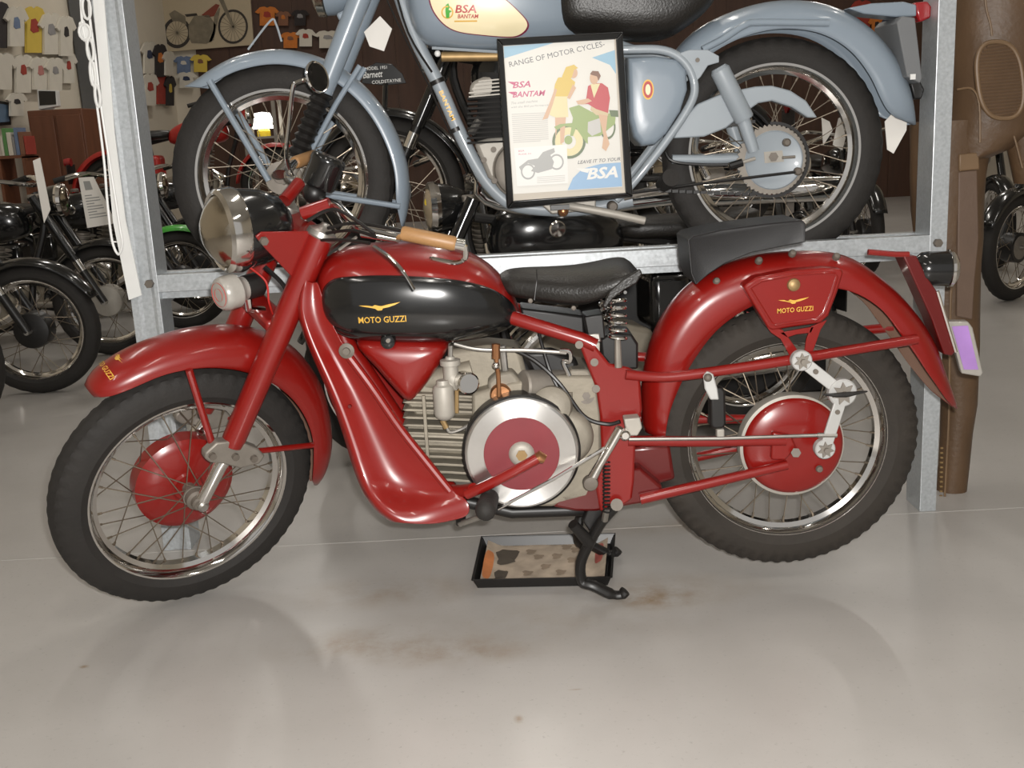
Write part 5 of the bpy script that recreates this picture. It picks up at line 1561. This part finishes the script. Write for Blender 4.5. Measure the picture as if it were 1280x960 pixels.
# behind the rack
low = bike(.26, 3.94, 191, 'black motorcycle with badged tank parked lengthways behind the steel rack')
pod = MB().box((.24, 4.75, .30), (2.2, .55, .60)).build('display_plinth', 'satin', bevel=.01)
lone(pod, 'long low black plinth behind the rack', 'plinth')
hi = bike(.22, 4.75, 180, 'black motorcycle with lettered front plate raised on the plinth behind the rack', z=.60)
for k, (x, y, h_) in enumerate(((-1.0, 6.4, -72), (-.15, 6.4, -75), (.7, 6.4, -78), (1.5, 6.4, -82))):
    bike(x, y, h_, 'black motorcycle in the middle row facing the rack', group='black motorcycles of the middle row')
for k, (x, y, h_) in enumerate(((-.95, 8.05, -80), (-.1, 8.4, -80), (.75, 8.5, -80), (1.6, 8.5, -80), (2.6, 8.5, -90), (3.6, 8.5, -95))):
    bike(x, y, h_, 'dark motorcycle in the far row between the aisles', group='dark motorcycles of the far row')
bike(3.62, 6.86, 215, 'black motorcycle with chrome fork collars beyond the leather suit')
bike(4.6, 7.75, 200, 'orange tanked motorcycle beyond the leather suit', 'orange')
# lettered front plate on the raised machine
pl = MB().prism([at(x, y, 4.75) for x, y in ((452, 104), (456, 86), (470, 78), (490, 80), (503, 92), (508, 104), (480, 107))], V((0, .008, 0)))
plo = pl.build('front_plate', 'black', None, bevel=.002)
plt = []
for body, cxp, cyp, wd, hg, sh in (('MODEL 1951', 470, 85, .082, .012, 0), ('Barnett', 466, 93, .075, .024, .3), ('COLDSTAYNE', 483, 101.5, .110, .012, 0)):
    q_ = at(cxp, cyp, 4.747)
    wd, hg = wd * 1.12, hg * 1.12
    plt.append(lettering(MB(), body, wd, hg, lambda u_, v_: q_ + V((u_, 0, v_ + u_ * .03)), shear=sh, bold=.01).build('lettering', 'white', None, smooth=0))
plt.append(MB().tube([at(482, 104, 4.752), V((.22 - .70, 4.75, .60 + .672))], .012, 8).build('plate_stem', 'black', None))
for o in [plo] + plt:
    o.parent = hi
    o.matrix_parent_inverse = (Matrix.Translation(hi.location) @ hi.rotation_euler.to_matrix().to_4x4()).inverted()
stk = MB().lathe([(.001, .002), (.013, .001), (.014, 0)], V((.540, .038, .928)), V((1, .45, .3)), 16).build('sticker', 'yellow', None)
stk.parent = low
for ch in low.children:
    for gc in ch.children:
        if gc.name.startswith('lens'):
            gc.material_slots[0].link = 'OBJECT'
            gc.material_slots[0].material = M['amberglass']


# hanging show cards
def card(pts, Y, label):
    o = MB().prism([at(x, y, Y) for x, y in pts], V((0, .003, 0))).build('show_card', 'paper', smooth=0)
    t = lone(o, label, 'card', 'show cards on the motorcycles')
    return t


def card_lines(o, pts, Y, n, top):
    (x0, y0), (x1, y1), (x2, y2), (x3, y3) = pts
    L_ = lambda a, b, t: (a[0] + (b[0] - a[0]) * t, a[1] + (b[1] - a[1]) * t)
    for k in range(n):
        t = top + (.86 - top) * k / n
        a_, c_ = L_(pts[0], pts[3], t), L_(pts[1], pts[2], t)
        a2, c2 = L_(pts[0], pts[3], t + .02), L_(pts[1], pts[2], t + .02)
        MB().add([at(*L_(a_, c_, .15), Y - .001), at(*L_(a_, c_, .82 if k % 3 else .5), Y - .001), at(*L_(a2, c2, .82 if k % 3 else .5), Y - .001), at(*L_(a2, c2, .15), Y - .001)], [(0, 1, 2, 3)]).build('text_line', 'pgrey', o, smooth=0)
    q0, q1_, q2_, q3_ = L_(L_(pts[0], pts[1], .25), L_(pts[3], pts[2], .25), .08), L_(L_(pts[0], pts[1], .65), L_(pts[3], pts[2], .65), .08), L_(L_(pts[0], pts[1], .65), L_(pts[3], pts[2], .65), .26), L_(L_(pts[0], pts[1], .25), L_(pts[3], pts[2], .25), .26)
    MB().add([at(*q, Y - .001) for q in (q0, q1_, q2_, q3_)], [(0, 1, 2, 3)]).build('picture', 'pgrey', o, smooth=0)


cp1 = ((98, 222), (117, 221), (145, 279), (109, 285))
c1 = card(cp1, 5.9, 'white printed card with small picture hanging from the handlebar beside the upright')
card_lines(c1, cp1, 5.9, 9, .36)
card(((41, 201), (50, 197), (63, 262), (55, 279)), 4.9, 'narrow blank white card turned edgeways among the wall row handlebars')
card(((1027, 147), (1037, 152), (1041, 163), (1029, 182)), 5.4, 'small white tag seen between the spokes of the blue motorcycle')
card(((1048, 148), (1056, 144), (1060, 160), (1053, 188), (1041, 181)), 5.35, 'creased white tag behind the spokes of the blue motorcycle')
card(((1106, 152), (1116, 141), (1134, 147), (1133, 163), (1117, 192), (1109, 187)), BY + .01, 'curled cream tag hanging below the blue rear mudguard')
card(((455, 40), (475, 20), (490, 36), (480, 64), (462, 58)), BY + .03, 'white paper tag tied behind the blue fork')


# ------------------------------------------------------------------ walls: shirts, pictures, cabinet
def wl(px, py, e=0.):
    d = ray(px, py)
    return C0 + d * ((WX0 + .02 + e) / d.x)


def wbk(px, py, e=0.):
    d = ray(px, py)
    return C0 + d * ((WY1 - .03 - e) / d.y)


SH = [(-.30, .95), (-.12, 1.0), (.0, .93), (.12, 1.0), (.30, .95), (.5, .70), (.36, .62), (.30, .68), (.30, 0), (-.30, 0), (-.30, .68), (-.36, .62), (-.5, .70)]


def shirt(x0, y0, x1, y1, col, pcol, fn, nrm, label, grp, k=[0]):
    k[0] += 1
    e0 = .025 + .026 * (k[0] % 3)
    mt = M.setdefault('cloth_' + col, mat('cloth_' + col, CL[col], .85, var=.12, vs=6, bump=.3, bs=9))
    P = lambda u_, v_, e=0.: fn((x0 + x1) / 2 + u_ * (x1 - x0), y1 + (y0 - y1) * v_, e)
    o = MB().prism([P(u_ * 1.3, v_, e0) for u_, v_ in SH], nrm * .022).build('t_shirt', mt, smooth=30)
    lone(o, label, 'shirt', grp)
    if pcol:
        mp_ = M.setdefault('cloth_' + pcol, mat('cloth_' + pcol, CL[pcol], .85, var=.35, vs=14))
        w_ = .13 + .07 * random.random()
        b0, b1 = .42 + .1 * random.random(), .74
        pts = [(-w_, b0 + .06), (-w_ * .3, b0), (w_, b0 + .03), (w_ * .8, b1 - .08), (w_ * .2, b1), (-w_ * .8, b1 - .02)]
        MB().prism([P(u_ * 1.2, v_, e0 + .0035) for u_, v_ in pts], nrm * .003).build('shirt_print', mp_, o, smooth=0, off=o.location)
    return o


CL = dict(white=(.62, .58, .50), yellow=(.62, .45, .07), black=(.025, .02, .02), red=(.32, .04, .025), blue=(.14, .19, .30), orange=(.55, .17, .03), grey=(.26, .25, .25), pink=(.45, .18, .16), brown=(.2, .09, .05), navy=(.03, .04, .08), green=(.1, .25, .08))
NL, NB = V((-1, 0, 0)), V((0, 1, 0))
for (x0, y0, x1, y1, c_, p_, lab) in (
        (-16, 2, 12, 60, 'black', None, 'plain black shirt high on the cream wall beside the yellow one'),
        (10, 8, 33, 58, 'white', 'blue', 'white shirt with pale blue print between black and yellow shirts'),
        (31, 8, 56, 66, 'yellow', 'red', 'long yellow shirt with red print on the cream wall'),
        (53, 16, 77, 68, 'white', 'grey', 'white shirt with grey figure print right of the yellow shirt'),
        (74, 20, 93, 70, 'white', 'black', 'white shirt with dark square print next to the grey pillar'),
        (18, 68, 42, 116, 'white', 'red', 'white shirt with red block print in the second row'),
        (40, 71, 63, 112, 'white', 'pink', 'white shirt with tall pink print in the second row'),
        (60, 72, 80, 114, 'white', 'grey', 'white shirt with faint grey print in the second row'),
        (78, 66, 95, 104, 'white', 'red', 'white shirt with red emblem near the grey pillar'),
        (-8, 66, 18, 112, 'white', None, 'plain white shirt in the second row at the end'),
        (12, 116, 32, 145, 'white', 'black', 'white shirt with black straps above the framed picture'),
        (179, 52, 196, 92, 'white', 'navy', 'white shirt with navy print beyond the galvanised upright'),
        (194, 55, 208, 96, 'black', 'orange', 'black shirt with orange shoulders beyond the upright'),
        (180, 92, 197, 132, 'white', 'red', 'white shirt with red scribble print beyond the upright'),
        (196, 94, 210, 130, 'red', None, 'plain red shirt near the corner of the walls'),
        (208, 95, 219, 132, 'black', 'yellow', 'black shirt with yellow print at the corner of the walls'),
        (206, 64, 218, 94, 'white', None, 'plain white shirt at the corner of the walls')):
    shirt(x0, y0, x1, y1, c_, p_, wl, NL, lab, 'shirts on the cream wall')
for (x0, y0, x1, y1, c_, p_, lab) in (
        (219, 70, 240, 92, 'blue', 'white', 'blue shirt with white print under the big canvas'),
        (240, 68, 261, 90, 'yellow', 'brown', 'yellow shirt with brown print under the big canvas'),
        (222, 90, 244, 110, 'white', 'navy', 'white shirt with navy print low on the brown boards'),
        (322, 8, 346, 32, 'orange', 'red', 'orange shirt with red print right of the canvas'),
        (346, 14, 362, 32, 'brown', 'orange', 'brown shirt with orange star print right of the canvas'),
        (366, 12, 384, 32, 'black', 'grey', 'black shirt with grey ring print right of the canvas'),
        (352, 40, 374, 60, 'orange', 'brown', 'orange shirt with brown print over the blue mudguard'),
        (372, 36, 392, 58, 'white', 'red', 'white shirt with red print over the blue mudguard'),
        (396, 38, 424, 60, 'white', 'grey', 'white shirt with grey diamond print behind the blue fork'),
        (1066, 0, 1090, 34, 'red', 'black', 'red shirt behind the blue tail bracket'),
        (1088, 18, 1106, 52, 'orange', 'black', 'orange shirt behind the blue tail bracket'),
        (1104, 18, 1122, 60, 'navy', 'grey', 'navy shirt behind the blue tail bracket')):
    shirt(x0, y0, x1, y1, c_, p_, wbk, NB, lab, 'shirts on the brown boards')

# big canvas picture of a stripped machine
CV = thing('canvas_picture', 'large pale canvas picture of a stripped red motorcycle above the brown boards', 'picture', wbk(255, 62))
MB().prism([wbk(x, y, .05) for x, y in ((196, -34), (310, -40), (317, 56), (206, 65))], V((0, .04, 0))).build('canvas', mat('canvas', (.47, .39, .27), .8, var=.06), CV, smooth=0)
def cvp(cx, cy, e): return wbk(180 + cx / 6.4, cy / 6.4, e)
def cvring(cx, cy, rx, ry, q, mt, e, name):
    MB().add([cvp(cx + rx * s_ * math.cos(2 * math.pi * i / 32), cy + ry * s_ * math.sin(2 * math.pi * i / 32), e) for i in range(32) for s_ in (1, q)], [(2 * i, 2 * i + 1, (2 * i + 3) % 64, (2 * i + 2) % 64) for i in range(32)]).build(name, mt, CV, smooth=0)
M['printgrey'] = mat('printed_grey', (.20, .17, .12), .8, var=.5, vs=14)
M['printdark'] = mat('printed_dark', (.04, .033, .028), .8)
M['printred'] = mat('printed_red', (.22, .05, .03), .8, var=.2)
cvring(265, 262, 112, 124, .78, 'printdark', .054, 'printed_tyre')
cvring(712, 213, 120, 138, .86, 'printdark', .054, 'printed_tyre')
for cx_, cy_, rr_ in ((265, 262, 92), (712, 213, 108)):
    for k in range(18):
        a = math.pi * 2 * k / 18
        n_ = (-math.sin(a) * 2, math.cos(a) * 2)
        MB().add([cvp(cx_ + n_[0], cy_ + n_[1], .053), cvp(cx_ - n_[0], cy_ - n_[1], .053), cvp(cx_ + rr_ * math.cos(a) - n_[0], cy_ + rr_ * 1.1 * math.sin(a) - n_[1], .053), cvp(cx_ + rr_ * math.cos(a) + n_[0], cy_ + rr_ * 1.1 * math.sin(a) + n_[1], .053)], [(0, 1, 2, 3)]).build('printed_spoke', 'printgrey', CV, smooth=0)
for nm, mt, pts in (('printed_engine', 'printgrey', ((355, 200), (400, 130), (520, 120), (575, 200), (560, 320), (500, 350), (380, 345), (360, 300))), ('printed_tank', 'printred', ((460, 120), (575, 30), (605, 40), (560, 130), (500, 140))), ('printed_saddle', 'printdark', ((325, 115), (420, 105), (430, 125), (340, 135))),
                    ('printed_fork', 'printgrey', ((590, -20), (630, -20), (720, 200), (700, 210))), ('printed_frame', 'printgrey', ((560, 130), (600, 60), (610, 70), (575, 250), (540, 340), (520, 335), (555, 240))), ('printed_tail', 'printgrey', ((200, 110), (245, 80), (330, 130), (340, 200), (280, 170), (230, 170)))):
    MB().add([cvp(x, y, .0548) for x, y in pts], [tuple(range(len(pts)))]).build(nm, mt, CV, smooth=0)

# framed picture, monitor, cabinet at the left
fpz = thing('framed_picture', 'blue picture in a dark frame on the cream wall', 'picture', wl(4, 155))
MB().prism([wl(x, y, .03) for x, y in ((-14, 124), (12, 128), (14, 156), (-14, 158))], V((-.025, 0, 0))).build('frame', 'satin', fpz, smooth=0)
MB().prism([wl(x, y, .034) for x, y in ((-14, 128), (10, 131), (12, 152), (-14, 154))], V((-.004, 0, 0))).build('picture', 'bluescreen', fpz, smooth=0)
CBx = at(72, 215, 9.8)
cab = thing('wooden_cabinet', 'tall red-brown wooden cabinet standing against the cream wall', 'cabinet', (CBx.x - .0, 9.95, 0))
k0, k1 = at(35, 150, 9.8).x, at(104, 150, 9.8).x
zt = at(64, 137, 9.8).z
MB().box(((k0 + k1) / 2, 10.05, zt / 2), (k1 - k0, .5, zt)).build('carcass', 'cabinet', cab, smooth=0, bevel=.01)
for s_ in (0, 1):
    xa = k0 + (k1 - k0) * (.03 + .49 * s_)
    xb = xa + (k1 - k0) * .45
    dr = MB().box(((xa + xb) / 2, 9.79, zt / 2), (xb - xa, .02, zt - .1)).build('door', 'cabinet', cab, smooth=0, bevel=.006)
    MB().ball((xb - .03 if s_ == 0 else xa + .03, 9.765, zt * .5), .018, 10).build('knob', 'brass', dr)
mn = thing('monitor', 'small dark screen on a pale bracket above the wooden cabinet', 'monitor', at(60, 137, 9.9))
MB().prism([at(x, y, 9.9) for x, y in ((46, 112), (70, 113), (72, 133), (48, 137))], V((0, .08, 0))).build('casing', 'white', mn, smooth=0, bevel=.006)
MB().prism([at(x, y, 9.895) for x, y in ((48, 113.5), (69, 114), (70, 130.5), (49.5, 132))], V((0, .004, 0))).build('screen', 'screen', mn, smooth=0)
MB().prism([at(x, y, 9.95) for x, y in ((50, 133), (66, 132), (66, 136.4), (50, 137.4))], V((0, .06, 0))).build('foot', 'white', mn, smooth=0)
# glazed show case with a lit lamp
sx0, sx1 = at(308, 180, 10.2).x, at(346, 180, 10.2).x
z0_, z1_ = at(326, 172, 10.2).z, at(326, 118, 10.2).z
sc_ = thing('show_case', 'glazed show case with a lit lamp inside behind the blue front wheel', 'display case', ((sx0 + sx1) / 2, 10.35, 0))
for x in (sx0, sx1):
    for y in (10.2, 10.5):
        MB().box((x, y, z1_ / 2), (.03, .03, z1_)).build('upright', 'alloylight', sc_, smooth=0)
for z in (z0_, z1_, .3):
    MB().box(((sx0 + sx1) / 2, 10.35, z), (sx1 - sx0 + .03, .33, .02)).build('shelf', 'alloylight', sc_, smooth=0)
lm = thing('case_lamp', 'small glowing white lamp with a yellow base inside the show case', 'lamp', ((sx0 + sx1) / 2, 10.35, z0_ + .01))
MB().lathe([(.001, .22), (.07, .21), (.09, .16), (.10, .08), (.09, .07)], ((sx0 + sx1) / 2, 10.35, z0_ + .01), UZ, 20).build('shade', 'lampwhite', lm)
MB().lathe([(.001, .09), (.03, .09), (.06, .05), (.06, 0)], ((sx0 + sx1) / 2, 10.35, z0_ + .01), UZ, 20).build('base', 'yellow', lm)

# low shelf of books by the cream wall
bsx = at(24, 190, 9.2)
bs_t = thing('book_shelf', 'low dark shelf unit standing before the cream wall', 'shelf', (bsx.x, 9.26, 0))
xa, xb = at(2, 190, 9.2).x, at(33, 190, 9.2).x
zs = at(20, 196, 9.2).z
for x in (xa, xb):
    MB().box((x, 9.26, zs / 2), (.025, .28, zs)).build('side', 'cabinet', bs_t, smooth=0)
for z in (.06, zs * .5, zs):
    MB().box(((xa + xb) / 2, 9.26, z), (xb - xa + .025, .28, .025)).build('board', 'cabinet', bs_t, smooth=0)
tx = xa + .03
k = 0
for c_, nm in (('white', 'white'), ('green', 'green'), ('white', 'cream'), ('grey', 'grey'), ('blue', 'blue'), ('brown', 'brown'), ('red', 'red')):
    w_ = .018 + .010 * (k % 3)
    hh = .15 + .035 * ((k * 2) % 3)
    bk = MB().box((tx + w_ / 2, 9.23, zs + .0125 + hh / 2), (w_, .18, hh)).build('book', M.setdefault('cover_' + c_ + str(k), mat('cover_' + nm, CL[c_], .6, var=.1)), smooth=0, bevel=.002)
    lone(bk, 'upright book with ' + nm + ' spine on top of the low shelf unit', 'book', 'books on the low shelf')
    tx += w_ + .004
    k += 1
